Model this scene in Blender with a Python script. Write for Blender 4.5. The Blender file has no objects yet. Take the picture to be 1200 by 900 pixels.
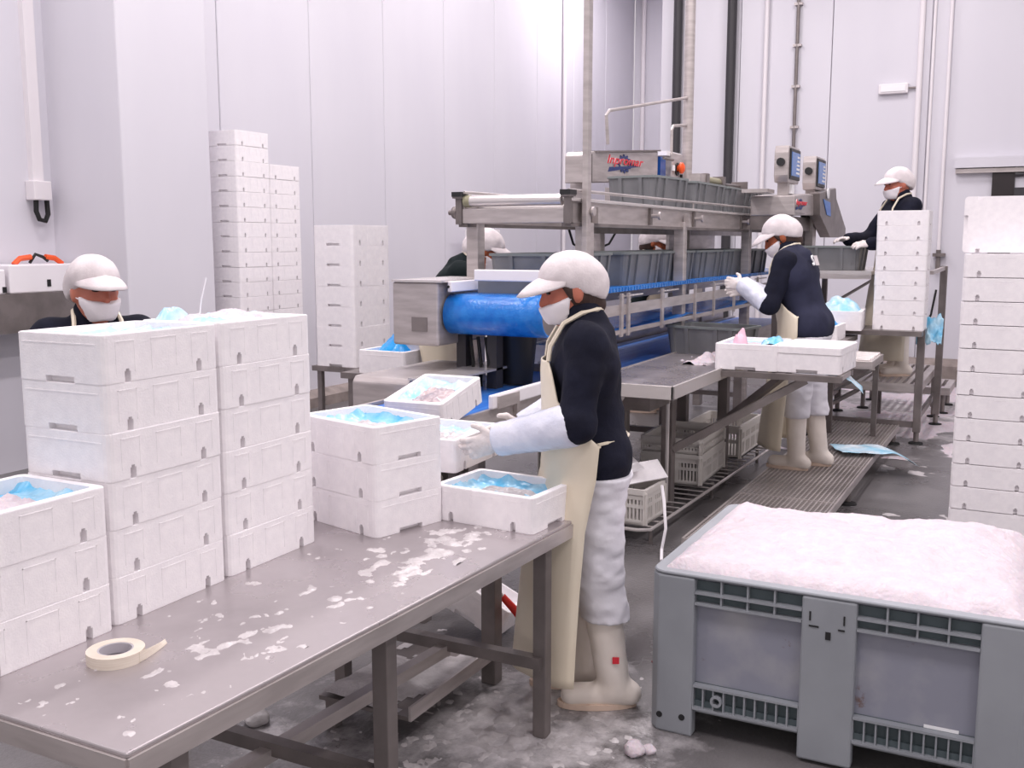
import bpy, bmesh, math, random
import numpy as np
from mathutils import Vector, Matrix
R = math.radians
random.seed(7); rng = np.random.default_rng(5)
scene = bpy.context.scene
col = scene.collection

# ------------------------------------------------------------------ camera, world, lights, exposure
PITCH, HEAD = R(7.923), R(27.287)
cam = bpy.data.cameras.new('camera'); cam.sensor_width = 36; cam.lens = 36.0; cam.clip_end = 100
camo = bpy.data.objects.new('camera', cam); col.objects.link(camo)
camo.location = (0, 0, 1.68); camo.rotation_euler = (R(90)-PITCH, 0, HEAD-R(90))
scene.camera = camo
world = bpy.data.worlds.new('hall_ambient'); scene.world = world; world.use_nodes = True
bg = world.node_tree.nodes['Background']; bg.inputs[0].default_value = (1.0, .93, .952, 1); bg.inputs[1].default_value = .66
vs = scene.view_settings
vs.view_transform = 'Standard'; vs.look = 'None'; vs.exposure = 0.36; vs.gamma = 1.0; vs.use_curve_mapping = False
CEIL = 6.2
LAMP_W = 66.0

# ------------------------------------------------------------------ materials
def srgb(r, g, b):
    f = lambda c: (c/255/12.92) if c/255 <= .04045 else ((c/255+.055)/1.055)**2.4
    return (f(r), f(g), f(b), 1)
MATS = {}
def mat(name, rgb, rough=.5, metal=0., rgb2=None, nscale=8, bump=0., bscale=40, stretch=None, spec=None, alpha=None, trans=0., lo=.35, hi=.65, emit=None, sss=0., rough2=None):
    m = bpy.data.materials.new(name); m.use_nodes = True
    nt = m.node_tree; b = nt.nodes['Principled BSDF']
    c1 = srgb(*rgb); b.inputs['Base Color'].default_value = c1
    b.inputs['Roughness'].default_value = rough; b.inputs['Metallic'].default_value = metal
    if spec is not None: b.inputs['Specular IOR Level'].default_value = spec
    if alpha is not None: b.inputs['Alpha'].default_value = alpha
    if trans: b.inputs['Transmission Weight'].default_value = trans
    if sss:
        b.inputs['Subsurface Weight'].default_value = sss; b.inputs['Subsurface Scale'].default_value = .02
    if emit: b.inputs['Emission Color'].default_value = srgb(*emit[0]); b.inputs['Emission Strength'].default_value = emit[1]
    tc = nt.nodes.new('ShaderNodeTexCoord'); mp = nt.nodes.new('ShaderNodeMapping')
    nt.links.new(tc.outputs['Object'], mp.inputs['Vector'])
    if stretch: mp.inputs['Scale'].default_value = stretch
    if rgb2 or rough2 is not None:
        n = nt.nodes.new('ShaderNodeTexNoise'); n.inputs['Scale'].default_value = nscale; n.inputs['Detail'].default_value = 6
        nt.links.new(mp.outputs[0], n.inputs['Vector'])
        mr = nt.nodes.new('ShaderNodeMapRange'); mr.inputs[1].default_value = lo; mr.inputs[2].default_value = hi
        nt.links.new(n.outputs['Fac'], mr.inputs[0])
        if rgb2:
            mx = nt.nodes.new('ShaderNodeMix'); mx.data_type = 'RGBA'; mx.inputs[6].default_value = c1; mx.inputs[7].default_value = srgb(*rgb2)
            nt.links.new(mr.outputs[0], mx.inputs[0]); nt.links.new(mx.outputs[2], b.inputs['Base Color'])
        if rough2 is not None:
            r2 = nt.nodes.new('ShaderNodeMapRange'); r2.inputs[3].default_value = rough; r2.inputs[4].default_value = rough2
            nt.links.new(mr.outputs[0], r2.inputs[0]); nt.links.new(r2.outputs[0], b.inputs['Roughness'])
    if bump:
        n2 = nt.nodes.new('ShaderNodeTexNoise'); n2.inputs['Scale'].default_value = bscale; n2.inputs['Detail'].default_value = 4
        nt.links.new(mp.outputs[0], n2.inputs['Vector'])
        bp = nt.nodes.new('ShaderNodeBump'); bp.inputs['Strength'].default_value = bump; bp.inputs['Distance'].default_value = .01
        nt.links.new(n2.outputs['Fac'], bp.inputs['Height']); nt.links.new(bp.outputs[0], b.inputs['Normal'])
    MATS[name] = m; return m
M = MATS
mat('wall_panel', (217, 215, 222), .42, rgb2=(212, 210, 218), nscale=1.2, bump=.04, bscale=3, stretch=(1, 1, .3))
mat('kerb', (158, 146, 140), .7, rgb2=(128, 118, 114), nscale=6, bump=.2)
mat('ceiling', (228, 224, 230), .6)
mat('concrete', (118, 115, 116), .42, rgb2=(88, 85, 86), nscale=2.2, bump=.25, bscale=60, rough2=.22, lo=.3, hi=.7)
def frost(name, spots):
    """thin frost film on the floor, thick near the given spots (x, y, radius, amount)"""
    m = M[name]; nt = m.node_tree; b = nt.nodes['Principled BSDF']; geo = nt.nodes.new('ShaderNodeNewGeometry'); acc = None
    for x, y, r, a in spots:
        d = nt.nodes.new('ShaderNodeVectorMath'); d.operation = 'DISTANCE'; d.inputs[1].default_value = (x, y, 0); nt.links.new(geo.outputs['Position'], d.inputs[0])
        q = nt.nodes.new('ShaderNodeMapRange'); q.inputs[1].default_value = r; q.inputs[2].default_value = 0; q.inputs[4].default_value = a; nt.links.new(d.outputs['Value'], q.inputs[0])
        if acc is None: acc = q.outputs[0]
        else:
            u = nt.nodes.new('ShaderNodeMath'); u.operation = 'MAXIMUM'; nt.links.new(acc, u.inputs[0]); nt.links.new(q.outputs[0], u.inputs[1]); acc = u.outputs[0]
    n = nt.nodes.new('ShaderNodeTexNoise'); n.inputs['Scale'].default_value = 4.5; n.inputs['Detail'].default_value = 10; n.inputs['Roughness'].default_value = .68; nt.links.new(geo.outputs['Position'], n.inputs['Vector'])
    u = nt.nodes.new('ShaderNodeMath'); u.operation = 'ADD'; nt.links.new(n.outputs['Fac'], u.inputs[0]); nt.links.new(acc, u.inputs[1])
    q = nt.nodes.new('ShaderNodeMapRange'); q.inputs[1].default_value = .72; q.inputs[2].default_value = 1.05; nt.links.new(u.outputs[0], q.inputs[0])
    mx = nt.nodes.new('ShaderNodeMix'); mx.data_type = 'RGBA'; mx.inputs[7].default_value = srgb(214, 209, 211)
    old = b.inputs['Base Color'].links[0].from_socket; nt.links.new(old, mx.inputs[6]); nt.links.new(q.outputs[0], mx.inputs[0]); nt.links.new(mx.outputs[2], b.inputs['Base Color'])
frost('concrete', [(2.95, 1.5, 1.0, .5), (2.5, 2.0, .9, .35), (10.8, 1.0, 3.2, .5), (8.6, .4, 1.6, .22), (2.2, 1.0, 1.0, .2)])
mat('foam', (247, 243, 245), .55, rgb2=(240, 236, 239), nscale=30, bump=.12, bscale=180, spec=.35)
mat('steel', (196, 188, 186), .36, .45, rgb2=(176, 168, 166), nscale=5, bump=.03, bscale=120, stretch=(1, 1, 6))
mat('steel_top', (188, 181, 183), .2, .6, rgb2=(172, 165, 167), nscale=3.5, rough2=.4, bump=.04, bscale=9)
mat('steel_dark', (138, 130, 128), .42, .5, rgb2=(116, 109, 107), nscale=6)
mat('steel_bright', (214, 208, 206), .25, .45)
mat('black_plastic', (30, 30, 32), .45)
mat('rubber', (22, 22, 23), .7)
mat('tub_grey', (126, 127, 130), .45, rgb2=(115, 116, 119), nscale=6)
mat('tub_rim', (128, 134, 134), .4)
mat('bin_grey', (152, 156, 162), .48, rgb2=(143, 147, 153), nscale=4, bump=.04, bscale=30)
mat('bin_panel', (140, 142, 155), .5, rgb2=(164, 164, 170), nscale=5, lo=.5, hi=.75)
def specks(name, rgb, scale, lo, hi):
    nt = M[name].node_tree; b = nt.nodes['Principled BSDF']; tc = nt.nodes.new('ShaderNodeTexCoord'); n = nt.nodes.new('ShaderNodeTexNoise'); n.inputs['Scale'].default_value = scale; n.inputs['Detail'].default_value = 8; n.inputs['Roughness'].default_value = .7
    nt.links.new(tc.outputs['Object'], n.inputs['Vector']); q = nt.nodes.new('ShaderNodeMapRange'); q.inputs[1].default_value = lo; q.inputs[2].default_value = hi; nt.links.new(n.outputs['Fac'], q.inputs[0])
    mx = nt.nodes.new('ShaderNodeMix'); mx.data_type = 'RGBA'; mx.inputs[7].default_value = srgb(*rgb); nt.links.new(b.inputs['Base Color'].links[0].from_socket, mx.inputs[6]); nt.links.new(q.outputs[0], mx.inputs[0]); nt.links.new(mx.outputs[2], b.inputs['Base Color'])
specks('bin_panel', (112, 84, 74), 9, .63, .72)
mat('bin_dark', (82, 94, 98), .6)
mat('belt_blue', (16, 106, 192), .22, rgb2=(34, 124, 206), nscale=20, bump=.25, bscale=70)
mat('belt_low', (20, 95, 190), .35, rgb2=(70, 130, 205), nscale=6, stretch=(.15, 6, 1))
mat('ice', (214, 203, 209), .5, rgb2=(203, 193, 200), nscale=25, bump=.6, bscale=60, sss=.15)
mat('slush', (208, 202, 203), .3, rgb2=(188, 182, 183), nscale=20, bump=.5, bscale=50)
mat('snow_dirty', (200, 195, 196), .5, rgb2=(168, 163, 164), nscale=14, bump=.5, bscale=60)
mat('film_blue', (84, 182, 226), .25, rgb2=(182, 220, 238), nscale=9, bump=.3, bscale=25)
mat('film_pale', (146, 208, 236), .25, rgb2=(226, 236, 243), nscale=7, bump=.3, bscale=25)
mat('film_deep', (10, 140, 214), .28, rgb2=(30, 165, 228), nscale=9, bump=.3, bscale=25)
mat('fish', (196, 176, 176), .25, rgb2=(150, 140, 148), nscale=18, bump=.4, bscale=30)
mat('navy', (26, 28, 44), .85, rgb2=(20, 21, 34), nscale=10, bump=.2, bscale=60, spec=.2)
mat('dark_green', (20, 30, 32), .85, spec=.2)
mat('vest', (48, 50, 70), .8, rgb2=(40, 42, 60), nscale=8, spec=.2)
mat('apron', (232, 222, 202), .42, rgb2=(226, 214, 192), nscale=4, bump=.06, bscale=8)
mat('trousers', (226, 224, 230), .7, rgb2=(214, 212, 220), nscale=6, bump=.35, bscale=14)
mat('boot', (236, 228, 220), .35, rgb2=(226, 216, 206), nscale=6)
mat('boot_sole', (214, 190, 172), .6)
mat('boot_cuff', (224, 208, 172), .55)
mat('cap', (226, 218, 219), .8, rgb2=(210, 201, 203), nscale=14, bump=.15, bscale=120)
mat('mask', (240, 234, 238), .8, bump=.15, bscale=60)
mat('sleeve', (226, 228, 240), .22, rgb2=(206, 210, 226), nscale=9, bump=.7, bscale=22)
mat('glove', (232, 224, 222), .8, rgb2=(218, 209, 206), nscale=30, bump=.3, bscale=120)
mat('skin', (196, 120, 98), .5, rgb2=(184, 106, 86), nscale=7, sss=.1)
mat('skin_tan', (178, 98, 62), .5, rgb2=(160, 84, 52), nscale=7)
mat('hair', (58, 38, 32), .6, bump=.4, bscale=90, stretch=(1, 1, .2))
mat('eye', (38, 26, 24), .25)
mat('lip', (150, 70, 64), .4)
mat('white_plastic', (240, 236, 240), .35)
mat('crate_white', (216, 211, 206), .5)
mat('red', (226, 48, 40), .35)
mat('orange', (240, 92, 36), .4)
mat('logo_red', (218, 46, 62), .5)
mat('logo_blue', (34, 52, 110), .5)
mat('label_white', (240, 240, 242), .5)
mat('screen', (70, 110, 170), .25, emit=((80, 120, 180), .15))
mat('display_blue', (22, 74, 150), .3)
mat('dark_pipe', (52, 50, 54), .5)
mat('pipe', (232, 227, 230), .45)
mat('tape', (232, 222, 208), .45, rgb2=(220, 208, 192), nscale=12, stretch=(1, 1, 20))
mat('tape_core', (190, 186, 192), .7)
mat('door_dark', (34, 26, 28), .5)
mat('lamp', (255, 250, 252), .4, emit=((255, 246, 250), 3.0))
mat('red_brown', (110, 40, 42), .6)
mat('olive', (150, 146, 120), .5)
mat('pink_film', (236, 190, 206), .3)

# ------------------------------------------------------------------ helpers
class MB:
    def __init__(s): s.v = []; s.f = []
    def add(s, vs_, fs):
        o = len(s.v); s.v += [tuple(v) for v in vs_]; s.f += [tuple(i+o for i in f) for f in fs]; return s
    def box(s, x0, y0, z0, x1, y1, z1):
        return s.add([(x0,y0,z0),(x1,y0,z0),(x1,y1,z0),(x0,y1,z0),(x0,y0,z1),(x1,y0,z1),(x1,y1,z1),(x0,y1,z1)],
                     [(0,3,2,1),(4,5,6,7),(0,1,5,4),(1,2,6,5),(2,3,7,6),(3,0,4,7)])
    def cbox(s, c, d): return s.box(c[0]-d[0]/2, c[1]-d[1]/2, c[2]-d[2]/2, c[0]+d[0]/2, c[1]+d[1]/2, c[2]+d[2]/2)
    def bar(s, p, q, w, h, up=(0,0,1)):
        p, q = Vector(p), Vector(q); d = (q-p).normalized(); u = Vector(up)
        if abs(d.dot(u)) > .95: u = Vector((1,0,0))
        sd = d.cross(u).normalized()*w/2; uu = sd.normalized().cross(d)*h/2
        vs_ = [p-sd-uu, p+sd-uu, p+sd+uu, p-sd+uu, q-sd-uu, q+sd-uu, q+sd+uu, q-sd+uu]
        return s.add(vs_, [(0,1,2,3),(7,6,5,4),(0,4,5,1),(1,5,6,2),(2,6,7,3),(3,7,4,0)])
    def tube(s, pts, r, n=8, cap=True):
        pts = [Vector(p) for p in pts]; rs = r if isinstance(r, (list, tuple)) else [r]*len(pts)
        o = len(s.v); ref = None
        for i, p in enumerate(pts):
            d = (pts[min(i+1, len(pts)-1)]-pts[max(i-1, 0)]).normalized()
            if ref is None: ref = Vector((0,0,1)) if abs(d.z) < .9 else Vector((1,0,0))
            a = (ref-d*ref.dot(d)).normalized(); b = d.cross(a); ref = a
            for k in range(n):
                t = 2*math.pi*k/n; s.v.append(tuple(p+(a*math.cos(t)+b*math.sin(t))*rs[i]))
        for i in range(len(pts)-1):
            for k in range(n):
                k2 = (k+1) % n; s.f.append((o+i*n+k, o+i*n+k2, o+(i+1)*n+k2, o+(i+1)*n+k))
        if cap:
            s.f.append(tuple(o+k for k in reversed(range(n)))); e = o+(len(pts)-1)*n; s.f.append(tuple(e+k for k in range(n)))
        return s
    def prism(s, poly, z0, z1, fn=None):
        n = len(poly); fn = fn or (lambda a, b, c: (a, b, c))
        return s.add([fn(x, y, z0) for x, y in poly]+[fn(x, y, z1) for x, y in poly],
                     [tuple(reversed(range(n))), tuple(range(n, 2*n))]+[(i, (i+1) % n, n+(i+1) % n, n+i) for i in range(n)])
    def ring(s, outer, inner, z0, z1, inner0=None):
        n = len(outer); i0 = inner0 or inner
        return s.add([(x, y, z0) for x, y in outer]+[(x, y, z1) for x, y in outer]+[(x, y, z1) for x, y in inner]+[(x, y, z0) for x, y in i0],
                     [(a+i, a+(i+1) % n, b+(i+1) % n, b+i) for a, b in ((0, n), (n, 2*n), (2*n, 3*n), (3*n, 0)) for i in range(n)])
    def lathe(s, prof, n=16, c=(0,0,0), axis='z'):
        m = len(prof); o = len(s.v)
        for k in range(n):
            t = 2*math.pi*k/n
            for r, z in prof:
                x, y = r*math.cos(t), r*math.sin(t)
                p = (x, y, z) if axis == 'z' else ((z, x, y) if axis == 'x' else (y, z, x))
                s.v.append((p[0]+c[0], p[1]+c[1], p[2]+c[2]))
        for k in range(n):
            for i in range(m-1):
                s.f.append((o+k*m+i, o+((k+1) % n)*m+i, o+((k+1) % n)*m+i+1, o+k*m+i+1))
        return s
    def grid(s, P):
        nu, nv = len(P), len(P[0]); o = len(s.v)
        for row in P: s.v += [tuple(map(float, p)) for p in row]
        for i in range(nu-1):
            for j in range(nv-1): s.f.append((o+i*nv+j, o+(i+1)*nv+j, o+(i+1)*nv+j+1, o+i*nv+j+1))
        return s
    def mesh(s, name, m, smooth=False):
        me = bpy.data.meshes.new(name); me.from_pydata(s.v, [], s.f); me.materials.append(M[m])
        bm = bmesh.new(); bm.from_mesh(me); bmesh.ops.recalc_face_normals(bm, faces=bm.faces); bm.to_mesh(me); bm.free()
        if smooth:
            me.polygons.foreach_set('use_smooth', [True]*len(me.polygons))
            try: me.set_sharp_from_angle(angle=R(40))
            except Exception: pass
        return me
    def build(s, name, m, parent=None, smooth=False, bevel=0, solid=0):
        o = bpy.data.objects.new(name, s.mesh(name, m, smooth)); col.objects.link(o)
        if parent: o.parent = parent
        if solid:
            md = o.modifiers.new('thickness', 'SOLIDIFY'); md.thickness = solid; md.offset = 0
        if bevel:
            md = o.modifiers.new('edges', 'BEVEL'); md.width = bevel; md.segments = 2; md.limit_method = 'ANGLE'
        return o
def tag(o, label=None, cat=None, group=None, kind=None):
    for k, v in (('label', label), ('category', cat), ('group', group), ('kind', kind)):
        if v: o[k] = v
    return o
def thing(name, label, cat, loc=(0,0,0), rz=0, group=None):
    o = bpy.data.objects.new(name, None); o.empty_display_size = .1; col.objects.link(o)
    o.location = loc; o.rotation_euler = (0, 0, rz); return tag(o, label, cat, group)
def copy_tree(o, parent=None):
    c = o.copy(); col.objects.link(c); c.parent = parent
    for ch in o.children: copy_tree(ch, c)
    return c
def rect(x0, y0, x1, y1, r, n=3):
    out = []
    for cx, cy, a in ((x1-r, y1-r, 0), (x0+r, y1-r, 90), (x0+r, y0+r, 180), (x1-r, y0+r, 270)):
        for k in range(n+1):
            t = R(a+90*k/n); out.append((cx+r*math.cos(t), cy+r*math.sin(t)))
    return out
_lat = rng.random((64, 64, 64)).astype(np.float32)
def vn(x, y, z=0.):
    x, y, z = np.broadcast_arrays(np.asarray(x, float), np.asarray(y, float), np.asarray(z, float))
    xi, yi, zi = np.floor(x).astype(int), np.floor(y).astype(int), np.floor(z).astype(int)
    f = lambda t: t*t*(3-2*t)
    a, b, c = f(x-xi), f(y-yi), f(z-zi); r = 0
    for i, wx in ((0, 1-a), (1, a)):
        for j, wy in ((0, 1-b), (1, b)):
            for k, wz in ((0, 1-c), (1, c)):
                r = r+wx*wy*wz*_lat[(xi+i) % 64, (yi+j) % 64, (zi+k) % 64]
    return r
def fbm(x, y, z=0., o=4):
    r = 0; a = .5
    for i in range(o): r = r+a*vn(x*2**i+i*9.1, y*2**i+i*5.3, z*2**i); a *= .5
    return r
def np_mesh(name, V, F, m, smooth=True):
    me = bpy.data.meshes.new(name); V = np.asarray(V, np.float32); F = np.asarray(F, np.int32)
    me.vertices.add(len(V)); me.vertices.foreach_set('co', V.ravel())
    k = F.shape[1]; me.loops.add(F.size); me.loops.foreach_set('vertex_index', F.ravel())
    me.polygons.add(len(F)); me.polygons.foreach_set('loop_start', np.arange(0, F.size, k, dtype=np.int32))
    me.polygons.foreach_set('use_smooth', np.full(len(F), smooth)); me.materials.append(M[m]); me.update(calc_edges=True); me.validate(); return me
def np_obj(name, V, F, m, parent=None, smooth=True):
    o = bpy.data.objects.new(name, np_mesh(name, V, F, m, smooth)); col.objects.link(o)
    if parent: o.parent = parent
    return o
def height_patch(name, x0, y0, x1, y1, h, fn, m, parent=None, cut=True):
    nx, ny = max(2, int((x1-x0)/h)), max(2, int((y1-y0)/h))
    X, Y = np.meshgrid(np.linspace(x0, x1, nx), np.linspace(y0, y1, ny), indexing='ij'); Zv = fn(X, Y)
    V = np.stack([X, Y, Zv], -1).reshape(-1, 3); I = np.arange(nx*ny).reshape(nx, ny)
    F = np.stack([I[:-1, :-1], I[1:, :-1], I[1:, 1:], I[:-1, 1:]], -1).reshape(-1, 4)
    if cut:
        keep = (Zv.reshape(-1)[F] > 0).any(1); F = F[keep]; u = np.unique(F); mp = np.full(len(V), -1); mp[u] = np.arange(len(u)); V = V[u]; F = mp[F]
        V[:, 2] = np.maximum(V[:, 2], -.002)
    return np_obj(name, V, F, m, parent)
ORD = ['bottom', 'second', 'third', 'fourth', 'fifth', 'sixth', 'seventh', 'eighth', 'ninth', 'tenth', 'eleventh', 'twelfth', 'thirteenth', 'fourteenth', 'fifteenth', 'sixteenth', 'seventeenth', 'eighteenth', 'nineteenth', 'twentieth', 'twenty-first', 'twenty-second']
def ordtop(i): return 'topmost' if i == 0 else ORD[i]+' from the top'

# ------------------------------------------------------------------ the room
WL, WB, WF = 6.65, 13.5, 17.6
def struct(o, label): return tag(o, label, 'room', kind='structure')
mb = MB().box(-5, -7, -.1, 18, 7.2, 0); struct(mb.build('floor', 'concrete'), 'grey wet concrete floor of the packing hall')
struct(MB().box(-5, -7, CEIL, 18, 7.2, CEIL+.1).build('ceiling', 'ceiling'), 'pale ceiling high above the hall')
def panel_wall(name, label, p0, p1, width, nrm, first=0.):
    """wall of upright insulated panels, each its own piece; p0->p1 along the foot, nrm points into the room"""
    p0, p1 = Vector((*p0, 0)), Vector((*p1, 0)); d = (p1-p0); L = d.length; d.normalize(); n = Vector((*nrm, 0))
    root = MB().add([p0-n*.05, p1-n*.05, p1-n*.1, p0-n*.1]+[v+Vector((0, 0, CEIL)) for v in (p0-n*.05, p1-n*.05, p1-n*.1, p0-n*.1)],
                    [(0,1,2,3),(4,5,6,7),(0,1,5,4),(1,2,6,5),(2,3,7,6),(3,0,4,7)]).build(name, 'ceiling'); struct(root, label)
    a = -first; shared = {}
    while a < L-.02:
        b = min(a+width, L); a0 = max(a, 0); w = round(b-a0, 3)
        if w not in shared:
            g = .004; m_ = MB(); m_.prism([(g, 0), (w-g, 0), (w-g, .044), (w-g-.006, .05), (g+.006, .05), (g, .044)], 0, CEIL); shared[w] = m_.mesh('panel', 'wall_panel')
        o = bpy.data.objects.new('panel', shared[w]); col.objects.link(o); o.parent = root
        q = p0+d*a0-n*.05; side = Vector((0, 0, 1)).cross(d)
        if side.dot(n) > 0: o.matrix_local = Matrix(((d.x, side.x, 0, q.x), (d.y, side.y, 0, q.y), (0, 0, 1, 0), (0, 0, 0, 1)))
        else:
            q = p0+d*min(b, L)-n*.05; d2 = -d; s2 = Vector((0, 0, 1)).cross(d2)
            o.matrix_local = Matrix(((d2.x, s2.x, 0, q.x), (d2.y, s2.y, 0, q.y), (0, 0, 1, 0), (0, 0, 0, 1)))
        a = b if a >= 0 else a+width
    return root
panel_wall('wall_left', 'pale lavender insulated panel wall behind the foam box stacks', (-3, WL), (WF, WL), 1.3, (0, -1), .22)
panel_wall('wall_back', 'pale insulated panel wall behind the worker on the platform', (WB, -6.5), (WB, 4.72), 1.15, (-1, 0), .2)
panel_wall('wall_recess', 'bright panel wall at the back of the recess', (WF, 4.6), (WF, WL), 1.15, (-1, 0))
struct(MB().box(WB+.1, 4.62, 0, WF, 4.72, CEIL).build('wall_return', 'wall_panel'), 'return wall between the back wall and the recess')
struct(MB().box(5.36, 5.9, 0, 6.24, WL+.02, CEIL).build('wall_column', 'wall_panel', bevel=.01), 'broad square wall column left of the tallest foam stacks')
mb = MB(); mb.prism([(0, 0), (-.14, 0), (-.14, .1), (-.05, .16), (0, .16)], 6.24, WF-.06, lambda a, b, c: (c, WL-.002+a, b)); struct(mb.build('baseboard_left', 'kerb'), 'grey concrete kerb along the foot of the left wall')
mb = MB(); mb.prism([(0, 0), (-.14, 0), (-.14, .18), (-.05, .26), (0, .26)], -6.4, 4.6, lambda a, b, c: (WB-.002+a, c, b)); struct(mb.build('baseboard_back', 'kerb'), 'grey concrete kerb along the foot of the back wall')

# ceiling lamps: fluorescent fittings with their own light
def ceiling_lamp(x, y, label):
    t = thing('ceiling_lamp', label, 'lamp', (x, y, CEIL), 0, 'fluorescent ceiling fittings')
    MB().prism([(-.13, 0), (.13, 0), (.1, -.09), (-.1, -.09)], -.8, .8, lambda a, b, c: (c, a, b)).build('housing', 'white_plastic', t)
    MB().box(-.76, -.09, -.1, .76, .09, -.09).build('diffuser', 'lamp', t)
    L = bpy.data.lights.new('tube_light', 'AREA'); L.shape = 'RECTANGLE'; L.size = 1.5; L.size_y = .4; L.energy = LAMP_W; L.color = (1, .93, .945)
    lo = bpy.data.objects.new('tube_light', L); col.objects.link(lo); lo.location = (0, 0, -.12); lo.parent = t
for i, x in enumerate((0.6, 4.0, 7.4, 10.8, 14.4)):
    for j, y in enumerate((-2.2, 1.4, 4.6)):
        if x > 13 and y < 4: continue
        if x > 10 and y < 0: continue
        if x > 13: y = 5.6  # extra unseen fitting, added only to brighten the far recess
        ceiling_lamp(x, y, 'fluorescent ceiling fitting out of view above the hall')

# conduits and pipes on the walls
def pole(name, pts, r, m, label, cat='pipe', group=None, n=10):
    return tag(MB().tube(pts, r, n).build(name, m, smooth=True), label, cat, group)
t = thing('conduit', 'white upright conduit with grey socket box above the steel wall shelf', 'conduit', (5.21, WL, 0))
MB().box(-.045, -.05, 2.1, .045, 0, 5.9).build('trunking', 'pipe', t)
MB().box(-.08, -.1, 1.98, .07, 0, 2.12).build('socket_box', 'pipe', t, bevel=.008)
MB().tube([(-.04, -.06, 1.99), (-.045, -.06, 1.9), (-.02, -.06, 1.84), (.03, -.06, 1.83), (.055, -.06, 1.88), (.05, -.06, 1.99)], .018, 8).build('cable', 'rubber', t, True)
pole('wall_pipe', [(14.55, WL-.04, .2), (14.55, WL-.04, 6)], .03, 'pipe', 'thin white pipe on the left wall behind the steel sign cabinet')
pole('wall_pipe', [(WF-.06, 6.46, .2), (WF-.06, 6.46, 6)], .04, 'pipe', 'pale pipe in the bright recess behind the bent tubing')
pole('dark_pipe', [(WB-.07, 4.47, 0), (WB-.07, 4.47, CEIL)], .06, 'dark_pipe', 'dark upright pipe just left of the steel machine pole')
pole('dark_pipe', [(WB-.07, 3.75, 0), (WB-.07, 3.75, CEIL)], .06, 'dark_pipe', 'black upright pipe standing free behind the grey tubs')
pole('wall_pipe', [(WB-.04, 3.31, .3), (WB-.04, 3.31, CEIL)], .028, 'pipe', 'thin pale pipe right of the black upright pipe')
o = pole('clip_pipe', [(WB-.04, 2.92, .3), (WB-.04, 2.92, CEIL)], .022, 'steel_dark', 'thin grey pipe with clips rising behind the weighing displays')
for z in (2.6, 3.1, 3.6, 4.1, 4.6): MB().box(WB-.06, 2.87, z, WB, 2.97, z+.03).build('clip', 'steel', o)
pole('wall_pipe', [(WB-.05, 1.46, .3), (WB-.05, 1.46, CEIL)], .035, 'pipe', 'thick white pipe right of the emergency light')
o = pole('valve_pipe', [(WB-.05, 1.32, 1.3), (WB-.05, 1.32, CEIL)], .018, 'pipe', 'thin white pipe in the middle of the three pipes')
MB().box(WB-.11, 1.24, 1.36, WB-.02, 1.4, 1.42).build('tap', 'steel_dark', o)
o = pole('valve_pipe', [(WB-.05, 1.14, 1.3), (WB-.05, 1.14, CEIL)], .022, 'pipe', 'right white pipe ending in a tap beside the railing')
MB().box(WB-.11, 1.06, 1.5, WB-.02, 1.2, 1.54).tube([(WB-.05, 1.14, 1.35), (WB-.05, 1.14, 1.58)], .028, 8).build('tap', 'steel_dark', o)
MB().tube([(WB-.06, 1.14, 1.1), (WB-.1, 1.18, .8), (WB-.12, 1.3, .5)], .014, 6).build('hose', 'rubber', o, True)
t = thing('emergency_light', 'small white emergency light on the back wall', 'light', (WB, 1.75, 3.51))
MB().box(-.07, -.17, -.06, 0, .17, .06).build('housing', 'pipe', t, bevel=.012); MB().box(-.078, -.14, -.035, -.07, .14, .035).build('lens', 'label_white', t)
MB().tube([(-.03, -.17, -.0), (-.03, -.29, .0)], .012, 6).build('cable', 'steel_dark', t)
t = thing('sliding_door', 'dark open doorway under a sliding door rail on the back wall', 'door', (WB, 0, 0)); t['kind'] = 'structure'; t.name = 'door_1'
MB().box(-.12, -.9, 2.54, 0, 1.01, 2.66).build('rail_cover', 'wall_panel', t); MB().box(-.09, -.9, 2.48, 0, 1.0, 2.53).build('rail', 'steel', t)
MB().box(-.06, .36, 0, 0, .6, 2.64).build('door_jamb', 'door_dark', t); MB().box(-.03, -.5, 0, 0, .36, 2.64).build('opening', 'wall_panel', t)
MB().box(-.1, .14, 2.2, -.03, .36, 2.3).tube([(-.06, .36, 2.45), (-.06, .2, 2.45), (-.06, .2, 2.2)], .03, 8).build('latch', 'dark_pipe', t)
MB().box(-.05, -.3, 1.9, -.03, .34, 2.12).build('notice', 'label_white', t)

# wall shelf at the left
t = thing('wall_shelf', 'grey steel shelf on the left wall behind the masked man', 'shelf', (4.7, WL, 1.3))
MB().box(-.62, -.34, 0, .62, 0, .02).build('shelf_board', 'steel_dark', t); MB().box(-.62, -.35, -.25, .62, -.33, .02).build('front_plate', 'steel_dark', t)
for s in (-.5, .5): MB().prism([(0, 0), (-.3, 0), (0, -.24)], s-.01, s+.01, lambda a, b, c: (c, a, b)).build('bracket', 'steel_dark', t)
t = thing('tape_machine', 'wide white box with dark notch on the steel wall shelf', 'machine', (4.72, WL-.17, 1.32))
MB().box(-.28, -.13, 0, -.02, .13, .17).build('body', 'white_plastic', t, bevel=.01); MB().box(-.05, -.135, .01, -.02, -.128, .05).build('notch', 'black_plastic', t)
t = thing('tape_machine', 'white box with orange clips on top on the wall shelf', 'machine', (5.03, WL-.17, 1.32))
MB().box(-.3, -.13, 0, .3, .13, .2).build('body', 'white_plastic', t, bevel=.01); MB().box(.0, -.135, .04, .03, -.128, .09).build('notch', 'black_plastic', t)
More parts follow.
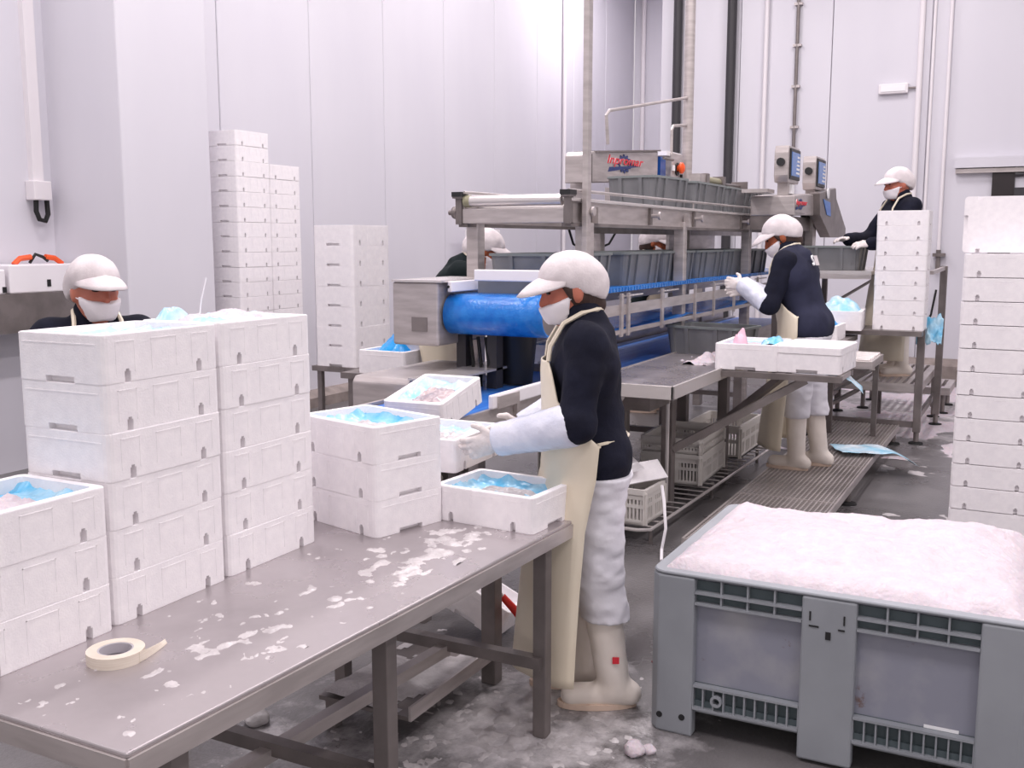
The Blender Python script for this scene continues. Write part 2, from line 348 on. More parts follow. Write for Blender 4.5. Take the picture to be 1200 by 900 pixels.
MB().tube([(-.2, -.05, .2), (-.15, -.05, .24), (-.06, -.05, .25)], .02, 8).build('clip', 'orange', t, True); MB().tube([(.06, -.05, .25), (.14, -.05, .24), (.2, -.05, .2)], .02, 8).build('clip', 'orange', t, True)
MB().tube([(-.07, -.05, .21), (-.02, -.05, .27), (.04, -.05, .25), (.08, -.05, .22)], .012, 6).build('wire', 'black_plastic', t, True)
t = thing('tape_tray', 'low white tray at the left end of the wall shelf', 'tray', (4.3, WL-.2, 1.32)); MB().box(-.14, -.12, 0, .16, .1, .045).build('body', 'white_plastic', t, bevel=.008)
MB().box(-.1, -.09, .045, .12, .07, .05).build('pad', 'label_white', t)

# ------------------------------------------------------------------ foam fish boxes
def notched(L, W, r, notch_w, slot_w, dep, ins=0.):
    """perimeter with two notches on each long side and one slot on each short side"""
    hx, hy = L/2-ins, W/2-ins; P = []
    def corner(cx, cy, a):
        for k in range(4): t_ = R(a+30*k); P.append((cx+(r-ins)*math.cos(t_), cy+(r-ins)*math.sin(t_)))
    r = max(r, ins+.002)
    def nick(ax, c, w, sgn):
        if w <= 0: return
        h = hy if ax == 'x' else hx
        for (u, dd) in ((-w/2, 0), (-w/2, dep), (w/2, dep), (w/2, 0)):
            q = c+u*sgn
            P.append((q, -sgn*0+(h-dd)*nick.s) if ax == 'x' else ((h-dd)*nick.s, q))
    # counter clockwise from +x side
    nick.s = 1; nick('y', 0, slot_w, 1); corner(hx-r+ins, hy-r+ins, 0)
    nick('x', L*.31, notch_w, -1); nick('x', -L*.31, notch_w, -1); corner(-hx+r-ins, hy-r+ins, 90)
    nick.s = -1; nick('y', 0, slot_w, -1); corner(-hx+r-ins, -hy+r-ins, 180)
    nick('x', -L*.31, notch_w, 1); nick('x', L*.31, notch_w, 1); corner(hx-r+ins, -hy+r-ins, 270)
    return P
def foam_box_mesh(L, W, H, lid=False):
    m = MB(); k = L/.4; r = .018*k; w = .024*k; d = .02*k
    m.prism(notched(L, W, r, .02*k, .1*k, d, .0012*k), 0, .002*k)
    m.prism(notched(L, W, r, .02*k, .1*k, d), .002*k, .016*k)
    m.prism(notched(L, W, r, .02*k, 0, d), .016*k, .028*k)
    m.prism(notched(L, W, r, .011*k, 0, d), .028*k, .034*k)
    out = rect(-L/2, -W/2, L/2, W/2, r); inn = rect(-L/2+w, -W/2+w, L/2-w, W/2-w, r*.7); o2 = rect(-L/2+.0015*k, -W/2+.0015*k, L/2-.0015*k, W/2-.0015*k, r)
    in2 = rect(-L/2+w+.008*k, -W/2+w+.008*k, L/2-w-.008*k, W/2-w-.008*k, r*.7)
    if lid:
        m.prism(out, .034*k, H*.72); m.prism(rect(-L/2-.004, -W/2-.004, L/2+.004, W/2+.004, r), H*.73, H-.004); m.prism(o2, H-.004, H)
    else:
        m.ring(out, inn, .034*k, H-.002*k, in2); m.ring(o2, inn, H-.002*k, H)
    # moulded relief panels on the sides
    e = .0009*k
    for sy in (-1, 1):
        for x0, x1 in ((-.40, -.245), (-.11, .11), (.245, .40)):
            y = sy*W/2; zt = H*.86
            for (a, b, c, d_) in ((x0*L, x1*L, zt-.002*k, zt), (x0*L, x0*L+.0025*k, H*.2, zt), (x1*L-.0025*k, x1*L, H*.2, zt)):
                if not (c < .034*k and False): m.box(a, min(y, y+sy*e), c, b, max(y, y+sy*e), d_)
    for sx in (-1, 1):
        x = sx*L/2
        m.box(min(x, x+sx*e), -W*.42, H*.8, max(x, x+sx*e), W*.42, H*.8+.0025*k)
    return m.mesh('foam_box', 'foam')
SB = (.4, .3, .121); BB = (.5, .38, .158)
ME_S = foam_box_mesh(*SB); ME_B = foam_box_mesh(*BB); ME_L = foam_box_mesh(*BB, lid=True)
def foam_box(loc, rz, label, group=None, me=None, rot=None):
    o = bpy.data.objects.new('foam_box', me or ME_S); col.objects.link(o); o.location = loc; o.rotation_euler = rot or (0, 0, rz)
    return tag(o, label, 'foam box', group)
def stack(x, y, z, n, rz, fmt, group, pitch=.121, me=None, top=False, jit=.0015):
    rr = random.Random(int(abs(x*977+y*131)))
    for i in range(n):
        w = ordtop(n-1-i) if top else ('top' if i == n-1 and False else ORD[i]+('' if i == 0 else ' from the bottom'))
        foam_box((x+rr.uniform(-jit, jit), y+rr.uniform(-jit, jit), z+i*pitch), rz+rr.uniform(-.004, .004), fmt % w, group, me)
TZ = .73
stack(1.505, 2.135, TZ, 3, 0, 'white foam fish box, %s in the low stack beside the tape roll', 'low foam stack by the tape')
stack(1.918, 2.148, TZ, 6, .02, 'white foam fish box, %s of the tall stack behind the low one', 'left tall foam stack')
stack(2.335, 2.162, TZ, 6, .01, 'white foam fish box, %s of the ice-topped tall stack', 'right tall foam stack')
rz3 = R(-15); c3 = (2.84, 2.01)
stack(c3[0], c3[1], TZ, 3, rz3+R(90), 'white foam fish box, %s of the three-box stack mid-table', 'three-box foam stack')
foam_box((3.075, 1.615, TZ), R(86), 'single open foam fish box at the right end of the steel table')
TILT = foam_box((3.98, 2.45, .895), 0, 'tilted foam fish box with blue liner sliding on the lower belt', rot=(0, R(-11), R(3)))
HELD = foam_box((3.33, 2.01, .845), R(3), 'blue-lined foam fish box held by the woman at the table')
stack(6.75, 4.92, .70, 7, 0, 'foam fish box, %s of the stack left of the conveyor drive', 'foam stack left of the conveyor', .158, ME_B)
foam_box((5.87, 3.88, .80), R(0), 'foam fish box with bright blue bag on the steel arm', me=ME_B)
stack(6.66, 5.98, 0, 21, 0, 'foam fish box, %s of the tallest stack', 'tallest foam stack by the wall column', .1225, top=True)
stack(7.08, 6.0, 0, 19, 0, 'foam fish box, %s of the stack beside the tallest one', 'second foam stack by the wall', .1225, top=True)
stack(11.4, 6.3, 0, 15, 0, 'foam fish box, %s of the far pale stack', 'far foam stack at the left wall', .122, top=True)
stack(5.9+.15, .175, 0, 13, R(90), 'foam fish box, %s of the big stack behind the bin', 'right foam stack', .1245, top=True)
stack(5.9+.15, -.235, 0, 13, R(90), 'foam fish box, %s of the stack at the right edge', 'rightmost foam stack', .1245, top=True)
foam_box((6.12, .2, 1.62+.15), 0, 'foam fish box standing on its side on the right-hand stack', rot=(R(90), 0, R(90)))
stack(9.1, 1.04, .955, 8, R(90), 'foam fish box, %s of the stack before the platform worker', 'foam stack before the platform worker', .122, top=True)
foam_box((6.38, 1.58, .905), R(2), 'open foam fish box with pink film on the shelf before the bending worker', me=ME_B)
foam_box((6.4, 1.2, .905), R(-2), 'closed foam fish box at the end of the shelf', me=ME_L)
foam_box((8.45, 1.55, .905), R(0), 'foam fish box with blue film just right of the bending worker')
foam_box((8.95, 1.5, .955), R(5), 'foam fish box heaped with pale blue film next to the foam stack', me=ME_B)
foam_box((6.05, 2.78, .905), R(0), 'foam fish box with fish beyond the lower belt')
foam_box((3.62, 2.04, .13), 0, 'foam fish box tipped over under the steel table', rot=(R(28), R(12), R(15)))

# ------------------------------------------------------------------ film, ice and fish in the boxes
def crumple(name, cx, cy, z, lx, ly, rz, fn, m, label, cat, n=26, kind=None, solid=0, rot=None, group=None):
    U, Vv = np.meshgrid(np.linspace(-1, 1, n), np.linspace(-1, 1, n), indexing='ij')
    zz = fn(U, Vv); P = np.stack([U*lx/2, Vv*ly/2, zz], -1); I = np.arange(n*n).reshape(n, n)
    F = np.stack([I[:-1, :-1], I[1:, :-1], I[1:, 1:], I[:-1, 1:]], -1).reshape(-1, 4)
    o = np_obj(name, P.reshape(-1, 3), F, m); o.location = (cx, cy, z); o.rotation_euler = rot or (0, 0, rz)
    if solid: md = o.modifiers.new('thickness', 'SOLIDIFY'); md.thickness = solid
    return tag(o, label, cat, group, kind)
def liner(cx, cy, z, L, W, rz, label, m='film_blue', ice='slush', depth=.06, seed=0., rim=.0, rot=None, what='ice'):
    """film lining the box: up the walls, low in the middle, with ice lying on it. z = rim height of the box"""
    Rl = Matrix.Rotation(rz, 3, 'Z') if rot is None else None
    f = lambda u, v: -depth+(depth-.02+rim)*np.clip(np.maximum(np.abs(u), np.abs(v))**7, 0, 1)+.05*(fbm(u*3+seed, v*3, seed)-.45)
    crumple('film_liner', cx, cy, z, L-.048, W-.048, rz, f, m, 'blue plastic film lining '+label, 'film', rot=rot)
    g = lambda u, v: -depth+.012-.05*np.maximum(np.abs(u), np.abs(v))**4+.028*(fbm(u*5+seed, v*5+3, seed, 5)-.42)
    crumple('ice_layer', cx, cy, z, (L-.05)*.86, (W-.05)*.86, rz, g, ice, ('crushed ice and fish' if ice == 'slush' else 'crushed ice')+' lying in '+label, what, n=40, kind='stuff', rot=rot)
liner(1.505, 2.135, TZ+.121*3, .4, .3, 0, 'the low stack top box', 'film_blue', 'ice', .035, 1.)
liner(1.918, 2.148, TZ+.121*6, .4, .3, .02, 'the left tall stack top box', 'film_pale', 'ice', .03, 2.)
liner(2.335, 2.162, TZ+.121*6, .4, .3, .01, 'the ice-topped tall stack top box', 'film_pale', 'ice', .0, 3.)
liner(c3[0], c3[1], TZ+.121*3, .4, .3, rz3+R(90), 'the top box of three', 'film_blue', 'slush', .045, 4.)
liner(3.075, 1.615, TZ+.121, .4, .3, R(86), 'the single box on the table', 'film_blue', 'slush', .045, 5.)
liner(3.33, 2.01, .845+.121, .4, .3, R(3), 'the box held by the woman', 'film_pale', 'slush', .04, 7.)
liner(6.38, 1.58, .905+.158, .5, .38, R(2), 'the shelf box with pink film', 'film_pale', 'ice', .03, 8.)
up = Matrix.Rotation(R(3), 3, 'Z') @ Matrix.Rotation(R(-11), 3, 'Y') @ Vector((0, 0, .121))
liner(3.98+up.x, 2.45+up.y, .895+up.z, .4, .3, 0, 'the tilted box', 'film_pale', 'fish', .04, 6., rot=(0, R(-11), R(3)), what='fish')
liner(6.05, 2.78, .905+.121, .4, .3, 0, 'the fish box beyond the belt', 'film_pale', 'fish', .02, 9., what='fish')
def bag(cx, cy, z, lx, ly, h, m, label, rz=0., seed=0.):
    f = lambda u, v: h*np.clip(1-(u*u+v*v)**1.5, -.35, 1)*(.45+1.1*fbm(u*2.2+seed, v*2.2+seed*3, 0, 4))
    return crumple('plastic_bag', cx, cy, z, lx, ly, rz, f, m, label, 'bag', n=30)
bag(2.22, 2.27, TZ+.722, .16, .06, .035, 'film_pale', 'blue film sticking up behind the ice-topped stack', .2, 3.)
bag(5.92, 3.88, .935, .46, .34, .11, 'film_deep', 'bright blue bag bulging out of the box on the steel arm', 0, 5.)
bag(8.47, 1.55, 1.015, .34, .24, .06, 'film_deep', 'bright blue film in the box right of the bending worker', 0, 2.)
bag(8.97, 1.5, 1.1, .46, .34, .1, 'film_pale', 'pale blue film heaped in the box next to the foam stack', 0, 8.)
bag(6.34, 1.66, 1.05, .1, .09, .075, 'pink_film', 'twist of pink film sticking out of the shelf box', 0, 4.)
bag(6.42, 1.47, 1.055, .18, .14, .035, 'film_blue', 'blue film on the right of the shelf box', 0, 6.)

# ------------------------------------------------------------------ steel packing table
t = thing('steel_table', 'long stainless steel packing table with foam boxes on it', 'table', (0, 0, 0))
top = MB(); A = [(1.272, 1.468), (3.214, 1.38), (3.214, 2.36), (1.272, 2.45)]; top.prism(A, TZ-.012, TZ).build('tabletop', 'steel_top', t, bevel=.004)
for i in range(4):
    p, q = Vector((*A[i], TZ-.034)), Vector((*A[(i+1) % 4], TZ-.034)); MB().bar(p, q, .012, .046).build('edge_lip', 'steel', t)
for x, y in ((2.995, 1.43), (2.12, 1.47), (1.42, 1.51), (2.975, 2.25), (2.11, 2.28), (1.42, 2.33)):
    o = MB().box(x-.024, y-.024, 0, x+.024, y+.024, TZ-.012).build('leg', 'steel_dark', t, bevel=.003); MB().box(x-.02, y-.02, -.0, x+.02, y+.02, .012).build('foot', 'rubber', o)
for x, y0, y1 in ((2.975, 1.42, 2.22), (2.11, 1.46, 2.25), (1.42, 1.5, 2.3)): MB().box(x-.02, y0, .25, x+.02, y1, .29).build('cross_stretcher', 'steel_dark', t)
MB().bar((1.42, 1.9, .25), (2.975, 1.8, .25), .04, .04).build('long_stretcher', 'steel', t)
def table_ice(X, Y):
    m_ = np.exp(-((X-2.72)/.34)**2-((Y-1.62)/.17)**2)*.9+.35*np.exp(-((X-2.3)/.5)**2-((Y-1.68)/.13)**2)+.3*np.exp(-((X-1.75)/.3)**2-((Y-1.72)/.15)**2)
    return ((fbm(X*24, Y*30, 1., 5)-.735+.27*m_+.1*(fbm(X*5, Y*5, 2.)-.45))*.035)
o = height_patch('ice_crumbs', 1.3, 1.49, 3.18, 1.95, .007, table_ice, 'slush'); o.location.z = TZ; tag(o, 'crushed ice crumbs spread on the steel table top', 'ice', kind='stuff')
t = thing('tape_roll', 'roll of cream masking tape lying on the steel table', 'tape', (1.575, 1.835, TZ), R(10))
prof = [(.04, 0), (.064, 0), (.064, .026), (.04, .026), (.04, 0)]
MB().lathe(prof, 32).build('roll', 'tape', t, True); MB().lathe([(.036, .001), (.0405, .001), (.0405, .025), (.036, .025), (.036, .001)], 32).build('core', 'tape_core', t, True)
MB().grid([[(.0+.12*s, -.0645+.02*s*s, .026*(1-s*.7)+.0005), (.0+.115*s, -.0645+.016*s*s-.006*s, .0008)] for s in np.linspace(0, 1, 8)]).build('loose_end', 'tape', t, solid=.001)

# ------------------------------------------------------------------ ice bin
BX0, BX1, BY0, BY1, BZ = 3.215, 4.215, -.06, 1.125, .575
t = thing('ice_bin', 'large grey plastic pallet bin full of crushed ice', 'bin', (BX0, BY0, 0)); LX, LY = BX1-BX0, BY1-BY0
m_ = MB(); m_.prism(rect(.02, .02, LX-.02, LY-.02, .06), .1, .13); m_.build('floor_plate', 'bin_dark', t)
for nm, (x0, y0, x1, y1) in (('near_wall', (.035, .05, .06, LY-.05)), ('far_wall', (LX-.06, .05, LX-.035, LY-.05)), ('left_wall', (.05, LY-.06, LX-.05, LY-.035)), ('right_wall', (.05, .035, LX-.05, .06))):
    MB().box(x0, y0, .1, x1, y1, BZ-.01).build('side_wall', 'bin_panel', t)
MB().ring(rect(0, 0, LX, LY, .05, 5), rect(.045, .045, LX-.045, LY-.045, .04, 5), BZ-.012, BZ).build('rim', 'bin_grey', t, True, bevel=.005)
for x in (0, LX):      # corner posts with feet
    for y in (0, LY):
        sx, sy = (1 if x == 0 else -1), (1 if y == 0 else -1); w = .155
        pts = [(x, y+sy*.03), (x+sx*.03, y), (x+sx*w, y), (x+sx*w, y+sy*.05), (x+sx*.05, y+sy*w), (x, y+sy*w)]
        o = MB().prism(pts, .0, BZ-.012).build('corner_post', 'bin_grey', t, bevel=.008)
        if x == 0 and y == LY:
            for yy, zz in ((LY-.04, .06), (LY-.12, .065)): MB().lathe([(0, -.002), (.011, -.002), (.011, .004), (0, .004)], 12, (0, yy, zz), 'x').build('plug_hole', 'black_plastic', o)
for x in (0, LX-.05):
    o = MB().prism([(x, LY/2-.085), (x+.05, LY/2-.085), (x+.05, LY/2+.085), (x, LY/2+.085)], .012, BZ-.012).build('centre_post', 'bin_grey', t, bevel=.008)
    if x == 0:
        for a, b, c, d in ((-.05, -.045, .09, .12), (.055, .06, .09, .12), (-.05, -.03, .07, .075), (.03, .06, .07, .075), (-.008, .008, .035, .06)):
            MB().box(-.003, LY/2+a, BZ-.15+c-.03, .002, LY/2+b, BZ-.15+d-.03).build('moulding_mark', 'black_plastic', o)
for y in (0, LY-.05): MB().prism([(LX/2-.085, y), (LX/2+.085, y), (LX/2+.085, y+.05), (LX/2-.085, y+.05)], .012, BZ-.012).build('centre_post', 'bin_grey', t, bevel=.008)
for y0, y1, nb in ((.155, LY/2-.085, 10), (LY/2+.085, LY-.155, 10)):        # ribbed bands of the near side
    MB().box(.03, y0, .1, .034, y1, .19).build('rib_backing', 'bin_dark', t); MB().box(.03, y0, BZ-.1, .034, y1, BZ-.025).build('rib_backing', 'bin_dark', t)
    for z in (.105, .185, BZ-.062, BZ-.1): MB().box(.002, y0, z-.004, .034, y1, z+.004).build('band_rib', 'bin_grey', t)
    for k in range(nb+1):
        y = y0+(y1-y0)*k/nb; MB().box(.006, y-.0025, .105, .034, y+.0025, .185).build('upright_rib', 'bin_grey', t)
    for k in range(1, 4):
        y = y0+(y1-y0)*k/4; MB().box(.008, y-.003, BZ-.1, .034, y+.003, BZ-.012).build('upright_rib', 'bin_grey', t)
    for z0 in (.075,): MB().box(.045, y0, z0, .06, y1, .1).build('bottom_edge', 'bin_grey', t)
yy = LY/2+.085+.27; MB().lathe([(.012, -.004), (.02, -.004), (.02, .02), (.012, .02), (.012, -.004)], 14, (.002, yy, .145), 'x').build('drain_plug', 'bin_grey', t, True)
for y0 in (.2, .62): MB().box(.03, y0, .19, .032, y0+.1, .2).build('label_strip', 'label_white', t) if y0 < .4 else None
def bin_ice(X, Y):
    u = (X-.5*LX)/(LX/2-.03); v = (Y-.5*LY)/(LY/2-.03); e = np.clip(1-np.maximum(np.abs(u), np.abs(v))**14, 0, 1)
    return BZ-.012+e*(.04+.05*(fbm(X*2.4, Y*2.4, 2., 3)-.35)+.03*(fbm(X*14, Y*14, 5., 4)-.4)+.05*np.exp(-((X-.75)/.25)**2-((Y-.25)/.2)**2)+.03*np.exp(-((X-.45)/.3)**2-((Y-.7)/.25)**2))
o = height_patch('bin_ice', .018, .018, LX-.018, LY-.018, .01, bin_ice, 'ice', None, False); o.location = (BX0, BY0, 0); tag(o, 'heap of crushed ice filling the grey bin', 'ice', kind='stuff')

# ------------------------------------------------------------------ grey tubs
def tub_mesh(L, W, H):
    b = MB(); o0 = rect(-L/2+.035, -W/2+.035, L/2-.035, W/2-.035, .03); o1 = rect(-L/2+.012, -W/2+.012, L/2-.012, W/2-.012, .04); n = len(o0)
    i0 = rect(-L/2+.045, -W/2+.045, L/2-.045, W/2-.045, .03); i1 = rect(-L/2+.02, -W/2+.02, L/2-.02, W/2-.02, .04)
    b.add([(x, y, 0) for x, y in o0]+[(x, y, H-.012) for x, y in o1]+[(x, y, H-.012) for x, y in i1]+[(x, y, .012) for x, y in i0],
          [(a+i, a+(i+1) % n, c+(i+1) % n, c+i) for a, c in ((0, n), (n, 2*n), (2*n, 3*n)) for i in range(n)]+[tuple(reversed(range(n))), tuple(range(3*n, 4*n))])
    for s in (-1, 1):
        for k in range(-2, 3):
            if k == 0: continue
            x = k*L*.19; b.add([(x-.014, s*(W/2-.035), 0), (x+.014, s*(W/2-.035), 0), (x+.014, s*(W/2-.012), H-.014), (x-.014, s*(W/2-.012), H-.014), (x-.014, s*(W/2-.022), 0), (x+.014, s*(W/2-.022), 0), (x+.014, s*(W/2+.002), H-.014), (x-.014, s*(W/2+.002), H-.014)], [(4,5,6,7),(0,1,5,4),(0,4,7,3),(1,2,6,5)])
        for k in (-1, 1):
            y = k*W*.2; b.add([(s*(L/2-.035), y-.014, 0), (s*(L/2-.035), y+.014, 0), (s*(L/2-.012), y+.014, H-.014), (s*(L/2-.012), y-.014, H-.014), (s*(L/2-.022), y-.014, 0), (s*(L/2-.022), y+.014, 0), (s*(L/2+.002), y+.014, H-.014), (s*(L/2+.002), y-.014, H-.014)], [(4,5,6,7),(0,1,5,4),(0,4,7,3),(1,2,6,5)])
    r = MB().ring(rect(-L/2, -W/2, L/2, W/2, .045), i1, H-.016, H)
    return b.mesh('tub_body', 'tub_grey'), r.mesh('tub_rim', 'tub_rim')
TUBS = {}
def tub(loc, rz, label, group=None, size=(.72, .5, .23)):
    if size not in TUBS: TUBS[size] = tub_mesh(*size)
    t = thing('grey_tub', label, 'tub', loc, rz, group)
    for nm, me in zip(('body', 'rim'), TUBS[size]): o = bpy.data.objects.new(nm, me); col.objects.link(o); o.parent = t
    return t
G1, G2 = 'grey tubs on the upper roller track', 'grey tubs on the blue belt'
for i, (x, l) in enumerate(((7.3, 'nearest grey tub on the upper roller track'), (8.24, 'second grey tub on the upper roller track'), (9.15, 'third grey tub on the upper roller track, beside the cylinder'), (10.06, 'last grey tub on the upper roller track, by the weighing hoppers'))): tub((x, 2.63, 1.905), R(-6) if x < 7.5 else 0, l, G1, (.62, .4, .24) if x < 7.5 else (.88, .42, .24))
for x, l in ((5.78, 'grey tub at the near end of the blue belt above the drum'), (6.72, 'second grey tub on the blue belt right of the tall pole'), (7.52, 'third grey tub on the blue belt'), (8.32, 'fourth grey tub on the blue belt'), (9.12, 'fifth grey tub on the blue belt, left of the bending worker'), (9.92, 'sixth grey tub on the blue belt behind the bending worker')): tub((x, 2.7, 1.385), 0, l, G2, (.72, .54, .225))
tub((9.55, 1.68, 1.432), R(90), 'grey tub on the far steel table before the platform worker', None, (.56, .5, .21))
tub((7.25, 2.1, .88), R(80), 'dark grey tub standing on the tray behind the shelf boxes', None, (.6, .4, .2))

# ------------------------------------------------------------------ packing conveyor (upper track, blue belt)
def lettering(text, size, m, parent, mw, shear=.25, ext=.002, name='lettering'):
    cu = bpy.data.curves.new('lettering', 'FONT'); cu.body = text; cu.size = size; cu.shear = shear; cu.extrude = ext; cu.align_x = 'CENTER'; cu.offset = size*.004
    tmp = bpy.data.objects.new('tmp', cu); col.objects.link(tmp); dg = bpy.context.evaluated_depsgraph_get(); me = bpy.data.meshes.new_from_object(tmp.evaluated_get(dg)); bpy.data.objects.remove(tmp)
    me.materials.clear(); me.materials.append(M[m]); o = bpy.data.objects.new(name, me); col.objects.link(o); o.parent = parent; o.matrix_local = mw; return o
def face_matrix(origin, xdir, ydir):
    x, y = Vector(xdir).normalized(), Vector(ydir).normalized(); z = x.cross(y); return Matrix(((x.x, y.x, z.x, origin[0]), (x.y, y.y, z.y, origin[1]), (x.z, y.z, z.z, origin[2]), (0, 0, 0, 1)))
def emblem(parent, mw, s):
    """gear ring, slanted swoosh and red script lettering"""
    def put(mb, nm, m): o = mb.build(nm, m, parent); o.matrix_local = mw; return o
    g = MB(); pts_o, pts_i = [], []
    for k in range(48):
        a = 2*math.pi*k/48; r = .5 if k % 4 in (0, 1) else .4; pts_o.append((s*r*math.cos(a), s*r*math.sin(a))); pts_i.append((s*.3*math.cos(a), s*.3*math.sin(a)))
    g.ring(pts_o, pts_i, 0, .002); put(g, 'gear_mark', 'logo_blue')
    put(MB().prism([(-1.15*s, -.5*s), (-1.05*s, -.24*s), (1.1*s, -.02*s), (1.1*s, -.06*s)], .002, .005), 'swoosh_mark', 'logo_blue')
    put(MB().box(-1.1*s, -.78*s, 0, 1.05*s, -.74*s, .002), 'underline_mark', 'steel_dark')
    lettering('Inpromar', s*.68, 'label_white', parent, mw @ Matrix.Translation((0.015*s, -.07*s, .004)), .3)
    lettering('Inpromar', s*.66, 'logo_red', parent, mw @ Matrix.Translation((0, -.06*s, .008)), .3)
c = thing('packing_conveyor', 'two-tier stainless conveyor with wide blue belt and roller track', 'conveyor', (0, 0, 0))
YR, YLf = 2.40, 3.07
for x, zt in ((5.58, 1.79), (7.37, 1.82), (9.27, 1.82), (11.2, 1.82)):
    w = .05 if x < 6 else .037
    MB().prism([(x-w, YR-.04), (x+w, YR-.04), (x+w, YR+.04), (x-w, YR+.04)], .02, zt).build('post', 'steel', c, bevel=.006)
for x in (5.47, 7.4, 10.1): MB().box(x-.045, YLf-.04, .02, x+.045, YLf+.04, 1.8).build('post', 'steel', c, bevel=.006)
MB().box(5.47-.03, YR-.075, 1.6, 5.47+.03, YR-.04, CEIL).build('ceiling_pole', 'steel', c, bevel=.006)
for y, s in ((YR, -1), (YLf, 1)):
    MB().box(5.32, y-.012, 1.785, 11.55, y+.012, 1.905).build('track_beam', 'steel', c)
    MB().box(5.32, y-.035, 1.905, 11.55, y+.03, 1.925).build('track_flange', 'steel_bright', c, bevel=.004)
    MB().box(5.32, y-.03, 1.765, 11.55, y+.03, 1.785).build('track_flange', 'steel_dark', c)
    MB().tube([(5.3, y-.02, 1.965), (10.6, y-.02, 1.985)], .009, 8).build('guard_rod', 'steel', c, True)
    for x in (5.6, 7.6, 9.6): MB().tube([(x, y-.02, 1.92), (x, y-.02, 1.975)], .006, 6).build('rod_holder', 'steel', c)
for k in range(24): MB().tube([(5.5+k*.25, YR+.01, 1.875), (5.5+k*.25, YLf-.01, 1.875)], .028, 10).build('roller', 'steel_bright', c, True)
MB().box(5.31, YR, 1.785, 5.36, YLf, 1.87).build('end_beam', 'steel', c, bevel=.004)
MB().tube([(5.33, YR+.03, 1.915), (5.33, YLf-.04, 1.915)], .033, 14).build('end_roller', 'steel_bright', c, True)
MB().tube([(5.33, YLf-.05, 1.915), (5.33, YLf-.01, 1.915)], .036, 12).build('roller_bearing', 'olive', c, True)
for y in (YR-.01, YLf+.02): MB().box(5.28, y-.03, 1.93, 5.36, y+.03, 1.965).box(5.3, y-.02, 1.78, 5.345, y+.02, 1.93).build('end_cap', 'black_plastic' if False else 'steel_dark', c)
for y in (YR-.01, YLf+.02): MB().box(5.275, y-.032, 1.94, 5.365, y+.032, 1.968).build('black_cap', 'black_plastic', c)
MB().lathe([(0, 0), (.035, 0), (.04, .012), (.035, .03), (.015, .034), (.015, .06), (0, .06)], 12, (5.33, YLf+.04, 1.85), 'y').build('clamp_knob', 'steel_dark', c, True)
for x in (5.5, 6.65, 7.62, 9.0, 10.2):
    o = MB().box(x-.02, YR-.03, 1.79, x+.02, YR-.012, 1.9).build('clamp', 'steel_dark', c); MB().lathe([(0, 0), (.012, 0), (.012, .05), (.026, .05), (.026, .065), (0, .065)], 10, (x, YR-.03, 1.85), 'y').build('screw', 'steel', o)
    o.children[0].scale.y = -1; o.children[0].location.y = 2*(YR-.03)
for x in (5.74, 7.47, 9.37): MB().prism([(x-.1, 1.785), (x-.02, 1.785), (x-.1, 1.88)], YR-.06, YR-.02, lambda a, b, c_: (a, c_, b)).build('gusset', 'steel', c)
# blue belt
DZ, DR, DX = 1.275, .108, 5.0
MB().tube([(DX, 2.36, DZ), (DX, 2.95, DZ)], DR-.006, 28).build('drum', 'steel_dark', c, True)
n = 16; prof = [(DX-DR*math.sin(math.pi*k/n), DZ+DR*math.cos(math.pi*k/n)) for k in range(n+1)]
prof = [(11.4, DZ+DR), (8, DZ+DR), (6, DZ+DR)]+prof+[(5.2, DZ-DR), (5.7, DZ-DR-.01)]+[(5.7+i*.06, DZ-DR-.02-.04*abs(math.sin(i*.06/1.75*math.pi))) for i in range(1, 94)]
MB().grid([[(x, y, z) for y in np.linspace(2.345, 2.955, 5)] for x, z in prof]).build('belt', 'belt_blue', c, True, solid=.012)
m_ = MB()
for k in range(115): x = 5.3+k*.053; m_.box(x, 2.335, DZ+DR-.014, x+.038, 2.352, DZ+DR+.012)
o = m_.build('belt_teeth', 'belt_blue', c); o['kind'] = 'stuff'
for z0, z1 in ((1.225, 1.29), (1.105, 1.13)):
    for y in (2.335, 2.99): MB().box(5.7, y-.012, z0, 11.4, y+.012, z1).build('side_bar', 'steel', c)
for x in (5.98, 6.1, 6.75, 7.5, 8.0, 8.6, 9.4, 10.2): MB().box(x-.018, 2.31, 1.09, x+.018, 2.325, 1.36).build('strap', 'steel', c)
for x in (6.0, 6.75, 8.0, 9.4): MB().box(x-.02, 2.33, 1.335, x+.4, 2.342, 1.345).build('wear_strip', 'steel_bright', c)
# drive housing at the near end
MB().prism([(4.86, 1.1), (5.42, 1.1), (5.42, 1.455), (4.86, 1.455)], 2.97, 3.27, lambda a, b, c_: (a, c_, b)).build('drive_housing', 'steel', c, bevel=.012)
MB().box(4.85, 2.94, 1.455, 5.5, 3.27, 1.467).build('housing_top', 'steel_bright', c)
MB().box(4.855, 3.04, 1.18, 4.862, 3.14, 1.26).build('rating_plate', 'steel_dark', c)
MB().box(5.02, 2.27, 1.462, 5.06, 2.83, 1.525).build('guide_bar', 'white_plastic', c, bevel=.006)
MB().bar((4.92, 2.93, 1.43), (5.5, 2.84, 1.44), .03, .06).build('guide_bar', 'white_plastic', c, bevel=.006)
MB().lathe([(0, 0), (.008, 0), (.008, .006), (0, .006)], 8, (4.918, 2.935, 1.43), 'x').build('bolt', 'black_plastic', c)
MB().box(5.12, 2.38, 1.39, 5.14, 2.86, 1.46).build('skirt_plate', 'display_blue' if False else 'tub_grey', c)
for y in (2.95, 2.75): MB().box(5.08, y-.03, .78, 5.16, y+.03, 1.17).build('drum_leg', 'dark_pipe', c)
